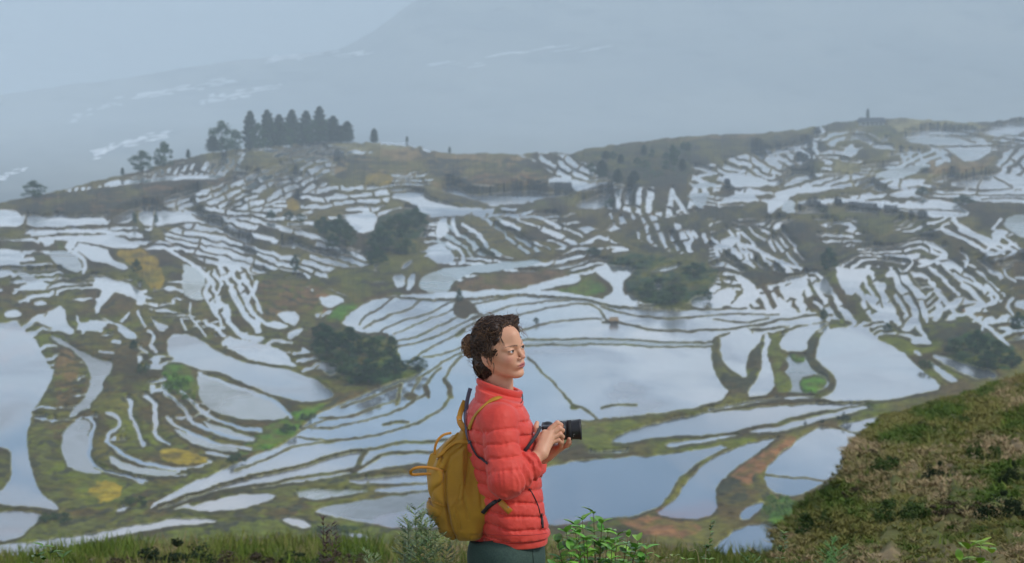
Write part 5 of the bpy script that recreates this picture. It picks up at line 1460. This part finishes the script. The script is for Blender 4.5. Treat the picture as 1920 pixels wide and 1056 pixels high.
# ------------------------------------------------------------------ plants, trees and buildings
ORD = 'first second third fourth fifth sixth seventh eighth ninth tenth eleventh twelfth thirteenth fourteenth fifteenth sixteenth seventeenth eighteenth nineteenth twentieth'.split() or 'leftmost second third fourth fifth sixth seventh eighth ninth tenth eleventh twelfth rightmost'.split()
leafG = Mat('tree_foliage', rough=.8); leafG.attr('col'); leafG.b.inputs['Specular IOR Level'].default_value = .15
barkM = Mat('bark', (.07, .055, .04), .95)
def crown_mesh(kind, n, seed, c1, c2):
    r = np.random.default_rng(seed); blobs = []
    if kind == 'tall':
        t = r.random(n) ** .85; a = r.random(n) * 6.283; lay = .80 + .22 * np.sin(t * 46 + np.sin(a * 3) * 1.5)
        q = .25 * (1 - t) ** .42 * (.55 + .45 * np.minimum(t * 4, 1)) * (.35 + .65 * r.random(n) ** .5) * lay * (.72 + .62 * (.5 + .5 * vnoise(t * 13 + seed, a * 1.1, seed)) ** .8); P = np.stack([np.cos(a) * q, np.sin(a) * q, .05 + .95 * t], 1); d = np.stack([np.cos(a), np.sin(a), -.3 + 0 * a], 1)
        b0 = r.normal(0, 1, (n, 3)); b0 /= np.linalg.norm(b0, axis=1)[:, None]; b = np.cross(b0, d + .01); b /= np.linalg.norm(b, axis=1)[:, None]; s_ = (.016 + .018 * r.random(n))[:, None]
        V = np.stack([P - b0 * s_, P + b * s_, P + b0 * s_, P - b * s_ * .8], 1).reshape(-1, 3); c = np.array(c1) + (np.array(c2) - np.array(c1)) * np.clip(r.random(n) * .7 + .3 * lay - .1, 0, 1)[:, None]
        return V, np.arange(n * 4).reshape(-1, 4), np.repeat(c, 4, 0)
    elif kind == 'round':
        for k in range(30):
            a = r.random() * 6.28; h = .10 + .84 * r.random(); q = r.random() ** .5 * .33 * math.sin(3.14 * min(h + .12, 1)) ** .5; blobs.append(((math.cos(a) * q, math.sin(a) * q, h), .06 + .09 * r.random()))
        blobs.append(((0, 0, .5), .22)); blobs.append(((.05, 0, .26), .20)); blobs.append(((-.08, .05, .18), .16))
    else:
        for k in range(30):
            a = r.random() * 6.28; q = r.random() ** .5 * .54; blobs.append(((math.cos(a) * q, math.sin(a) * q, .06 + .72 * r.random() * (1 - q)), .06 + .11 * r.random()))
    V = []; Cc = []; 
    ci = r.integers(0, len(blobs), n); P = np.array([b[0] for b in blobs])[ci]; R_ = np.array([b[1] for b in blobs])[ci]
    d = r.normal(0, 1, (n, 3)); d /= np.linalg.norm(d, axis=1)[:, None]; P = P + d * (R_ * (.55 + .5 * r.random(n)))[:, None]; P[:, 2] = np.maximum(P[:, 2], .01)
    a = r.normal(0, 1, (n, 3)); a /= np.linalg.norm(a, axis=1)[:, None]; b = np.cross(a, d + .01); b /= np.linalg.norm(b, axis=1)[:, None]
    s_ = (.020 + .022 * r.random(n))[:, None] * (900 / n) ** .4
    V = np.stack([P - a * s_, P + b * s_, P + a * s_, P - b * s_ * .8], 1).reshape(-1, 3); Fq = np.arange(n * 4).reshape(-1, 4)
    t = np.clip(.5 + .35 * np.array([b_[1] for b_ in blobs])[ci] / .2 * r.normal(0, .8, len(blobs))[ci] + r.normal(0, .22, n), 0, 1)[:, None]
    c = np.array(c1) * (1 - t) + np.array(c2) * t; return V, Fq, np.repeat(c, 4, 0)
PROTO = {}
for key, kd, n, sd, c1, c2 in (('tall', 'tall', 2200, 1, (.020, .035, .018), (.045, .065, .028)), ('round', 'round', 2600, 2, (.018, .045, .012), (.055, .105, .020)),
                              ('dark', 'round', 2600, 3, (.008, .032, .012), (.030, .085, .020)), ('bush', 'bush', 2200, 4, (.024, .048, .014), (.075, .125, .025)),
                              ('bright', 'bush', 2200, 5, (.05, .12, .012), (.14, .24, .02)), ('dry', 'bush', 2200, 6, (.045, .035, .022), (.10, .075, .04)),
                              ('deep', 'bush', 2200, 7, (.012, .022, .010), (.03, .05, .018))):
    V, Fq, c = crown_mesh(kd, n, sd, c1, c2); o = np_mesh('crown', V, Fq, leafG.m, False, colors=c); PROTO[key] = o.data; bpy.data.objects.remove(o)
    if kd != 'bush':
        rr = np.random.default_rng(sd); pr = [tube([(0, 0, -.03), (.005, .0, .15), (.012, .005, .4), (0, 0, .8)], [.022, .017, .012, .004], 7)]
        for k in range(5):
            a = k * 1.3 + rr.random(); z0_ = .22 + .09 * k; pr.append(tube([(.008, 0, z0_), (math.cos(a) * .10, math.sin(a) * .10, z0_ + .10), (math.cos(a) * .17, math.sin(a) * .17, z0_ + .22)], [.009, .006, .002], 5))
        v, f_ = join(pr); o = np_mesh('trunk', v, f_, barkM.m); PROTO[key + '_t'] = o.data; bpy.data.objects.remove(o)
rt = random.Random(4)
def tree(kind, px_, py_, hpx, wpx, label, cat='tree', group=None, near=False):
    wpx *= 1.2
    base = hill(px_, py_) if near else ground(px_, py_)[0]
    if near: base = base + Vector((0, 0, -.002 * base.y)); hpx *= 1.25; wpx *= 1.1
    D_ = base.y; H = hpx * D_ / F; Wd = wpx * D_ / F
    e = empty({'tree': 'tree', 'bush': 'bush'}[cat], base, label=label, category=cat)
    if group: e['group'] = group
    e.rotation_euler = (0, 0, rt.random() * 6.28)
    wn = {'tall': .50, 'round': .80, 'dark': .80}.get(kind, 1.25); hn = {'tall': 1.0, 'round': 1.0, 'dark': 1.0}.get(kind, .8)
    e.scale = (Wd / wn, Wd / wn, H / hn)
    c = bpy.data.objects.new('crown', PROTO[kind]); link(c, e)
    if kind + '_t' in PROTO: t = bpy.data.objects.new('trunk', PROTO[kind + '_t']); link(t, e)
    return e
# the misty row on the far ridge
row = [(415, 284, 60, 46), (440, 283, 40, 34), (468, 281, 72, 31), (500, 278, 70, 31), (523, 276, 60, 31), (547, 273, 66, 31), (573, 271, 62, 31), (598, 269, 68, 31), (624, 269, 50, 31), (651, 268, 40, 28), (701, 267, 27, 17), (484, 280, 50, 32), (512, 277, 48, 32), (535, 275, 46, 32), (560, 272, 44, 32), (586, 270, 46, 32), (611, 269, 44, 32), (638, 268, 32, 30), (398, 286, 30, 30)]
row.sort()
for i, (a, b, h_, w_) in enumerate(row):
    tree('tall' if w_ < 32 else 'round', a, b, h_, w_, 'misty blue tree, %s from left in the row on the far ridge' % ORD[i], group='trees in a row on the far ridge')
tree('round', 265, 322, 40, 44, 'hazy round tree on the slope left of the tall ridge row')
tree('round', 306, 313, 48, 38, 'faint pale tree just right of the hazy round tree on the left slope')
tree('tall', 352, 298, 17, 10, 'tiny lone tree standing on the slope just left of the ridge row')
tree('round', 62, 370, 32, 44, 'pale misty tree at the left edge of the long dark hill')
tree('tall', 229, 326, 14, 8, 'very small tree at the foot of the hazy round tree')
for i_ in range(22):
    a_ = rt.uniform(1085, 1290); b_ = float(np.interp(a_, [1080, 1180, 1300], [rt.uniform(296, 336), rt.uniform(282, 344), rt.uniform(270, 325)]))
    tree(rt.choice(['tall', 'dark', 'round']), a_, b_, rt.uniform(12, 24), rt.uniform(12, 20), 'small misty tree in the wood on the long slope below the right ridge', group='trees of the wood below the right ridge')
tree('tall', 762, 267, 11, 6, 'tiny dark tree on the ridge right of the tall row')
tree('tall', 842, 287, 12, 6, 'tiny faint tree where the left ridge dips down')
for a, b, h_, w_, k_, lb in [
    (508, 412, 18, 18, 'dark', 'small round dark green tree left of the pair by the pale terraces'),
    (541, 413, 17, 20, 'dark', 'left tree of the small pair above the pale terraces'), (562, 416, 15, 22, 'round', 'right tree of the small pair above the pale terraces'),
    (605, 440, 34, 34, 'dark', 'dark tree at the upper left of the clump left of the wooded hollow'), (636, 444, 42, 34, 'dark', 'tallest dark tree of the clump left of the wooded hollow'),
    (655, 452, 30, 30, 'round', 'lighter green tree at the right of the clump left of the wooded hollow'), (622, 466, 28, 30, 'dark', 'low dark tree at the foot of the clump left of the wooded hollow'),
    (779, 428, 38, 48, 'dark', 'dark blue green tree on top of the steep wooded hollow'), (745, 448, 46, 56, 'dark', 'broad dark tree in the middle of the steep wooded hollow'),
    (714, 470, 44, 50, 'dark', 'dark tree at the left side of the steep wooded hollow'), (706, 497, 34, 40, 'dark', 'lowest dark tree in the steep wooded hollow'), (760, 478, 30, 44, 'round', 'olive tree at the right foot of the steep wooded hollow'),
    (861, 566, 26, 14, 'dark', 'small dark tree alone on the mound above the curved banks'), (553, 511, 34, 18, 'dark', 'slim dark tree between narrow white terraces left of centre'),
    (604, 636, 30, 44, 'dark', 'dark green tree at the upper left of the big grove left of the woman'), (612, 662, 50, 56, 'dark', 'large dark tree at the left of the big grove'),
    (655, 668, 56, 60, 'dark', 'largest deep green tree in the middle of the big grove'), (700, 676, 44, 50, 'round', 'round tree right of centre in the big grove'),
    (733, 668, 40, 30, 'round', 'lighter tree at the upper right of the big grove'), (640, 704, 44, 56, 'round', 'tree at the lower left of the big grove'), (690, 716, 44, 60, 'dark', 'lowest tree of the big grove'),
    (742, 700, 34, 50, 'dark', 'dark tree at the right of the big grove'), (782, 696, 28, 40, 'round', 'small tree where the big grove ends towards the woman'),
    (256, 512, 26, 20, 'dark', 'small dark tree at the left edge of the yellow field'), (250, 656, 18, 18, 'dark', 'small dark tree among the little ponds left of the bright bush'),
    (1788, 662, 28, 34, 'round', 'tree at the left of the grove above the grassy slope'), (1832, 664, 46, 46, 'dark', 'tallest dark tree of the grove above the grassy slope'),
    (1868, 672, 36, 40, 'round', 'round tree right of centre in the grove above the grassy slope'), (1850, 692, 34, 44, 'dark', 'low dark tree at the front of the grove above the grassy slope'), (1896, 690, 30, 40, 'dark', 'tree at the right end of the grove above the grassy slope'),
    (1908, 622, 38, 32, 'dark', 'dark tree at the right edge of the photo above the grove'), (1663, 624, 18, 18, 'dark', 'small tree at the corner of the big pale pond on the right'),
    (1543, 602, 24, 16, 'dark', 'small dark tree above the top bank of the big pale pond on the right'), (1554, 508, 44, 34, 'dark', 'dark green tree at the foot of the brown hill on the right'),
    (1300, 520, 28, 46, 'dark', 'dark tree on the knoll right of the white pond'), (1326, 566, 24, 18, 'dark', 'slim tree beside the pale pond below the knoll'), (1262, 566, 34, 46, 'round', 'green tree on the lower side of the knoll'),
    (1215, 556, 28, 40, 'round', 'green tree on the left side of the knoll'), (1112, 480, 16, 30, 'dark', 'low dark tree above the small white pond right of centre'), (1143, 392, 20, 24, 'dark', 'small tree beside the comb of thin terraces'),
    (1728, 366, 16, 26, 'dark', 'dark tree on the bank of the bright far pond'), (1805, 384, 18, 44, 'dark', 'low dark tree right of the bright far pond'), (251, 421, 24, 9, 'dark', 'left one of two thin dark trees on the far left pond bank'),
    (292, 421, 22, 9, 'dark', 'right one of two thin dark trees on the far left pond bank'), (1626, 222, 19, 7, 'tall', 'hazy slim tree behind the hall on the right ridge'),
    (1157, 344, 26, 22, 'tall', 'slim blue tree in the hollow below the right ridge'), (1128, 332, 30, 26, 'tall', 'blue tree left in the hollow below the right ridge'), (1188, 347, 26, 26, 'tall', 'blue tree right in the hollow below the right ridge'),
    (1004, 607, 12, 12, 'dark', 'tiny dark tree on the thin bank behind the head of the woman')]:
    tree(k_, a, b, h_, w_, lb)
for a, b, h_, w_, k_, lb in [(333, 736, 50, 52, 'bright', 'bright green bush by the left white pond'), (352, 752, 24, 24, 'bright', 'smaller bright green bush below the bright bush'),
    (268, 700, 26, 24, 'bush', 'green bush above the comb of curved terraces on the left'), (576, 790, 20, 30, 'bush', 'bush on the green bank left of the fan of terraces'), (540, 812, 22, 34, 'bush', 'bush halfway down the green bank left of the fan of terraces'),
    (440, 868, 22, 40, 'bush', 'bush low on the green bank beside the yellow field'), (250, 946, 20, 50, 'bush', 'bush at the foot of the green bank near the mustard patch'), (100, 980, 24, 60, 'bush', 'bush beside the canal at the lower left'),
    (1582, 790, 20, 26, 'deep', 'dark bush on the bank right of the long pond'), (1508, 800, 16, 6, 'deep', 'thin upright dark shrub on the bank of the long pond'), (1541, 794, 9, 8, 'deep', 'tiny dark shrub between the thin shrub and the dark bush'),
    (1735, 690, 20, 30, 'bush', 'bush between the thin strips of water on the right'), (630, 1000, 18, 80, 'bush', 'mossy bush left of the woman at the edge of the lowest pond'), (1462, 964, 50, 70, 'bright', 'fresh green bush at the foot of the grassy slope')]:
    tree(k_, a, b, h_, w_, lb, 'bush')
for a, b, h_, w_, k_, lb in [(330, 1066, 66, 150, 'deep', 'large dark bush at the bottom edge, left of the woman'), (250, 1072, 50, 110, 'dry', 'brown dry bush left of the large dark bush'), (452, 1072, 44, 120, 'dry', 'dry brown bush right of the large dark bush'),
    (560, 1070, 36, 110, 'deep', 'low dark bush between the dry bush and the woman'), (655, 1066, 40, 90, 'dry', 'reddish brown bush just left of the feathery weed'), (1545, 1000, 60, 90, 'bush', 'green bush low on the grassy slope'),
    (1592, 862, 44, 26, 'deep', 'dark bush on the outline of the grassy slope beside the pale pond'), (1660, 890, 46, 74, 'bush', 'green bush in the upper part of the grassy slope'), (1758, 900, 50, 60, 'deep', 'dark green bush in the middle of the grassy slope'),
    (1850, 862, 46, 60, 'bush', 'bush high on the right of the grassy slope'), (1898, 900, 50, 50, 'deep', 'dark bush at the right edge of the grassy slope'), (1690, 985, 50, 90, 'bush', 'green bush in the lower middle of the grassy slope'),
    (1615, 930, 36, 60, 'dry', 'dry tan bush near the left outline of the grassy slope'), (1640, 860, 34, 50, 'dry', 'dry tan bush below the top outline of the grassy slope'), (1800, 970, 40, 90, 'dry', 'dry brown bush low on the right of the grassy slope'),
    (1730, 800, 22, 46, 'dry', 'small dry bush near the top outline of the grassy slope'), (1880, 980, 60, 90, 'deep', 'dark bush near the lower right corner'), (1820, 790, 24, 60, 'bush', 'low green bush near the top of the grassy slope')]:
    tree(k_, a, b, h_, w_, lb, 'bush', near=True)
# ---- the long hall on the right ridge and the thatched hut between the ponds
def box(cx_, cy_, cz_, sx, sy, sz):
    v = [(cx_ + a * sx / 2, cy_ + b * sy / 2, cz_ + c * sz / 2) for a in (-1, 1) for b in (-1, 1) for c in (-1, 1)]
    return v, [(0, 1, 3, 2), (4, 6, 7, 5), (0, 4, 5, 1), (2, 3, 7, 6), (0, 2, 6, 4), (1, 5, 7, 3)]
def gable(L_, Wd, z0_, hh, ov):
    a, b = L_ / 2 + ov, Wd / 2 + ov; v = [(-a, -b, z0_), (a, -b, z0_), (a, b, z0_), (-a, b, z0_), (-a + ov, 0, z0_ + hh), (a - ov, 0, z0_ + hh), (-a, -b, z0_ - .3), (a, -b, z0_ - .3), (a, b, z0_ - .3), (-a, b, z0_ - .3)]
    return v, [(0, 1, 5, 4), (2, 3, 4, 5), (1, 2, 5), (3, 0, 4), (6, 7, 1, 0), (7, 8, 2, 1), (8, 9, 3, 2), (9, 6, 0, 3), (9, 8, 7, 6)]
p0, dd = ground(1633, 236); hl = empty('hall', p0 + Vector((0, 0, -1)), label='long low hall with dark roof and pale wall on the right ridge', category='building'); s_ = dd / F
hwall = Mat('pale_plaster', (.55, .55, .52), .9); hroof = Mat('grey_roof_tiles', (.05, .06, .07), .8); hdk = Mat('dark_opening', (.03, .03, .035), .6)
v, f_ = box(0, 0, 3 * s_, 46 * s_, 18 * s_, 7 * s_ + 2); np_mesh('wall', v, f_, hwall.m, False, hl)
v, f_ = gable(46 * s_, 18 * s_, 6.6 * s_ + 1, 8 * s_, 4 * s_); np_mesh('roof', v, f_, hroof.m, False, hl)
for k in range(5): v, f_ = box((-16 + 8 * k) * s_, -9 * s_ - .05, 3.4 * s_ + .5, 3 * s_, .25, 2.6 * s_); np_mesh('window', v, f_, hdk.m, False, hl)
p0, dd = ground(1150, 606); ht = empty('hut', p0, label='small thatched hut on the bank between the ponds, behind the woman', category='hut'); s_ = dd / F
v, f_ = box(0, 0, 2.6 * s_, 15 * s_, 12 * s_, 5.6 * s_); np_mesh('wall', v, f_, Mat('mud_wall', (.13, .10, .07), .95).m, False, ht)
v, f_ = gable(15 * s_, 12 * s_, 5.6 * s_, 6 * s_, 2.2 * s_); np_mesh('roof', v, f_, Mat('thatch', (.26, .18, .09), .95).m, False, ht)
v, f_ = box(2 * s_, -6.05 * s_, 2 * s_, 3 * s_, .1 * s_ + .05, 4 * s_); np_mesh('door', v, f_, hdk.m, False, ht)
# ---- plants near her
lf = Mat('glossy_leaf', rough=.45); lf.attr('col'); lf.b.inputs['Transmission Weight'].default_value = 0.0; lf.b.inputs['Subsurface Weight'].default_value = .15; lf.b.inputs['Subsurface Radius'].default_value = (.01, .02, .004)
stm = Mat('green_stem', (.09, .12, .035), .7); stb = Mat('brown_stem', (.10, .06, .035), .8)
def leaf(base, d, L_, wd, up=Vector((0, 0, 1)), curl_=.25, n=5):
    d = Vector(d).normalized(); sd = d.cross(up); sd = sd.normalized() if sd.length > .02 else Vector((1, 0, 0)); nn_ = sd.cross(d).normalized(); V = []; Fq = []
    for i in range(n + 1):
        t = i / n; w_ = wd * math.sin(math.pi * min(t ** .8, 1)) ** .8 if 0 < t < 1 else 0.0006; c = Vector(base) + d * (L_ * t) - nn_ * (curl_ * L_ * t * t)
        V += [c - sd * w_ + nn_ * (w_ * .35), c, c + sd * w_ + nn_ * (w_ * .35)]
    for i in range(n): a = i * 3; Fq += [(a, a + 1, a + 4, a + 3), (a + 1, a + 2, a + 5, a + 4)]
    return V, Fq
def plant(name, label, cat, stems, leaves, smat, lcol, jit=.18, seed=1):
    """stems: list of (points, radius); leaves: list of (base, dir, length, width)"""
    r = np.random.default_rng(seed); base = Vector(stems[0][0][0]); e = empty(name, base, label=label, category=cat)
    v, f_ = join([tube(P, [r0 * (1 - .75 * i / (len(P) - 1)) for i in range(len(P))], 6) for P, r0 in stems]); np_mesh('stem', np.array(v) - np.array(base), f_, smat, True, e)
    parts = [leaf(*l) for l in leaves]
    if parts:
        v, f_ = join(parts); k = [len(p[0]) for p in parts]
        cc = np.concatenate([np.tile(np.clip(np.array(lcol) * (1 + jit * r.normal()) * np.array([1 + .15 * r.normal(), 1, 1]), .005, .8), (q, 1)) for q in k])
        np_mesh('foliage', np.array(v) - np.array(base), f_, lf.m, True, e, colors=cc)
    return e
rp_ = random.Random(11)
# leafy shrub at her right
Y_ = 8.55; stems, leaves = [], []
root = at(1118, 1480, Y_); root.z = 0
tips = [(1046, 1004), (1062, 985), (1078, 972), (1092, 962), (1113, 950), (1128, 968), (1140, 985), (1158, 990), (1178, 992), (1196, 1000), (1212, 1016), (1070, 1018), (1100, 1000), (1124, 1012), (1150, 1018), (1180, 1026), (1205, 1040), (1052, 1036), (1086, 1036), (1136, 1044), (1166, 1050), (1110, 1030), (1040, 1050), (1084, 988), (1148, 1004), (1190, 1020)]
for (a, b) in tips:
    b += 14
    tp_ = at(a, b, Y_ + rp_.uniform(-.16, .16)); mid = root.lerp(tp_, .55) + Vector((0, 0, .10)); P = spline([root + Vector((rp_.uniform(-.05, .05), rp_.uniform(-.05, .05), 0)), mid, tp_], 7); stems.append((P, .0042))
    top_ = P[4:]; m_ = len(top_)
    for i, q in enumerate(top_):
        for k in range(3):
            an = rp_.random() * 6.28; el = rp_.uniform(.1, .9) if i < m_ - 1 else rp_.uniform(.5, 1.3)
            L_ = rp_.uniform(.034, .058); leaves.append((q, (math.cos(an), math.sin(an), el), L_, L_ * .27, Vector((0, 0, 1)), rp_.uniform(.1, .4)))
plant('leafy_shrub', 'bright green broad leaved shrub right of the woman at the bottom edge', 'shrub', stems, leaves, stb.m, (.15, .34, .045), .32, 3)
# feathery grey green weed at her left
def feathery(name, label, tips, Yc, rootpx, col, L0, seed, cat='weed', dens=15, sm=None):
    rr = random.Random(seed); stems, leaves = [], []; root = at(rootpx, 1480, Yc); root.z = 0
    for (a, b) in tips:
        tp_ = at(a, b, Yc + rr.uniform(-.12, .12)); r0 = root + Vector((rr.uniform(-.04, .04), rr.uniform(-.04, .04), 0)); mid = r0.lerp(tp_, .5) + Vector((rr.uniform(-.03, .03), 0, .03))
        P = spline([r0, mid, tp_], 16); stems.append((P, .0026)); m_ = len(P)
        for i in range(m_ // 3, m_):
            for k in range(3):
                an = rr.random() * 6.28; L_ = L0 * rr.uniform(.6, 1.2) * (1.15 - .6 * i / m_); d = Vector((math.cos(an), math.sin(an), .75)); leaves.append((P[i], d, L_, L_ * .10, Vector((0, 0, 1)), .2))
                for q in (.35, .6, .8):
                    for sgn_ in (-1, 1):
                        b_ = P[i] + d.normalized() * (L_ * q); leaves.append((b_, Vector((math.cos(an + sgn_ * .9), math.sin(an + sgn_ * .9), .7)), L_ * .38, L_ * .05, Vector((0, 0, 1)), .2, 3))
    return plant(name, label, cat, stems, leaves, sm or stm.m, col, .2, seed)
feathery('feathery_weed', 'tall feathery grey green weed just left of the woman at the bottom edge', [(778, 957), (790, 972), (808, 962), (765, 985), (800, 990), (822, 1010), (756, 1020), (838, 1035)], 8.8, 792, (.20, .28, .13), .085, 21)
feathery('feathery_weed', 'small pale feathery weed left of the tall feathery weed', [(690, 1040), (702, 1048)], 8.6, 694, (.22, .28, .12), .06, 22)
feathery('feathery_weed', 'bright feathery sprig at the bottom edge below the grassy slope', [(1560, 1022), (1572, 1034), (1550, 1040)], 8.4, 1560, (.10, .24, .05), .07, 23)
feathery('feathery_weed', 'small green sprig right of the leafy shrub', [(1410, 1040), (1402, 1048)], 8.4, 1407, (.11, .22, .04), .055, 24)
feathery('dry_weed', 'bare reddish brown weed stalk against the ponds left of the woman', [(606, 972), (622, 985), (612, 1000), (632, 1010)], 9.6, 618, (.09, .055, .04), .05, 25, 'weed', sm=stb.m)
# dry bare stalks
for a0, b0, a1, b1, lb in [(1262, 985, 1312, 1075, 'long straw coloured bare stalk leaning left, right of the leafy shrub'), (1332, 980, 1322, 1070, 'thin upright twig with few leaves right of the leaning stalk'),
                           (1470, 1000, 1462, 1070, 'thin twig with tiny leaves in front of the small blue pond')]:
    P = spline([at(a1, b1 + 400, 8.7), at(a1, b1, 8.7), at((a0 + a1) / 2 + 3, (b0 + b1) / 2, 8.7), at(a0, b0, 8.7)], 8); P[0].z = 0
    lv = [] if 'bare' in lb else [(P[i], (rp_.uniform(-1, 1), rp_.uniform(-.5, .5), .4), .022, .006) for i in range(9, len(P)) for _ in range(2)]
    plant('dry_stalk', lb, 'stalk', [(P, .0022)], lv, Mat('straw', (.30, .25, .12), .8).m, (.11, .20, .04), .2, int(a0))
# big soft leaves close to the lens at the corners
def broad(label, tips, Yc, col, L0, seed, rootpx):
    rr = random.Random(seed); stems, leaves = [], []; root = at(rootpx, 1700, Yc); root.z = 0
    for a, b in tips:
        tp_ = at(a, b, Yc); P = spline([root, root.lerp(tp_, .6) + Vector((0, 0, .03)), tp_], 6); stems.append((P, .003))
        for i in range(7, len(P)):
            for k in range(3): an = rr.random() * 6.28; L_ = L0 * rr.uniform(.7, 1.1); leaves.append((P[i], (math.cos(an), math.sin(an), rr.uniform(.2, 1.1)), L_, L_ * .26, Vector((0, 0, 1)), .25))
    plant('leafy_weed', label, 'weed', stems, leaves, stm.m, col, .18, seed)
broad('blurred yellow green leaves at the bottom right corner', [(1815, 1030), (1838, 1022), (1860, 1038), (1800, 1052)], 6.4, (.20, .34, .02), .050, 31, 1835)
broad('small green leafy weed at the bottom left corner', [(82, 1026), (95, 1038), (118, 1046), (70, 1045)], 7.6, (.08, .17, .02), .040, 32, 95)
broad('small yellow green weed at the right of the leafy shrub', [(1262, 1044), (1240, 1050), (1330, 1050), (1285, 1052)], 8.0, (.16, .26, .03), .032, 33, 1275)
# ------------------------------------------------------------------ the air
bm = bmesh.new(); bmesh.ops.create_cube(bm, size=1.0)
me = bpy.data.meshes.new('haze'); bm.to_mesh(me); bm.free()
hz = bpy.data.objects.new('haze', me); link(hz, kind='stuff')
hz.scale = (44000, 24000, 860); hz.location = (0, 24000 / 2 - 500, 860 / 2 - 330)
hm = bpy.data.materials.new('haze'); hm.use_nodes = True; t_ = hm.node_tree; t_.nodes.clear()
pv = t_.nodes.new('ShaderNodeVolumePrincipled'); pv.inputs['Density'].default_value = HAZE_D
pv.inputs['Color'].default_value = (*HAZE_C, 1); pv.inputs['Anisotropy'].default_value = 0.0
mo = t_.nodes.new('ShaderNodeOutputMaterial'); t_.links.new(pv.outputs[0], mo.inputs['Volume']); me.materials.append(hm)
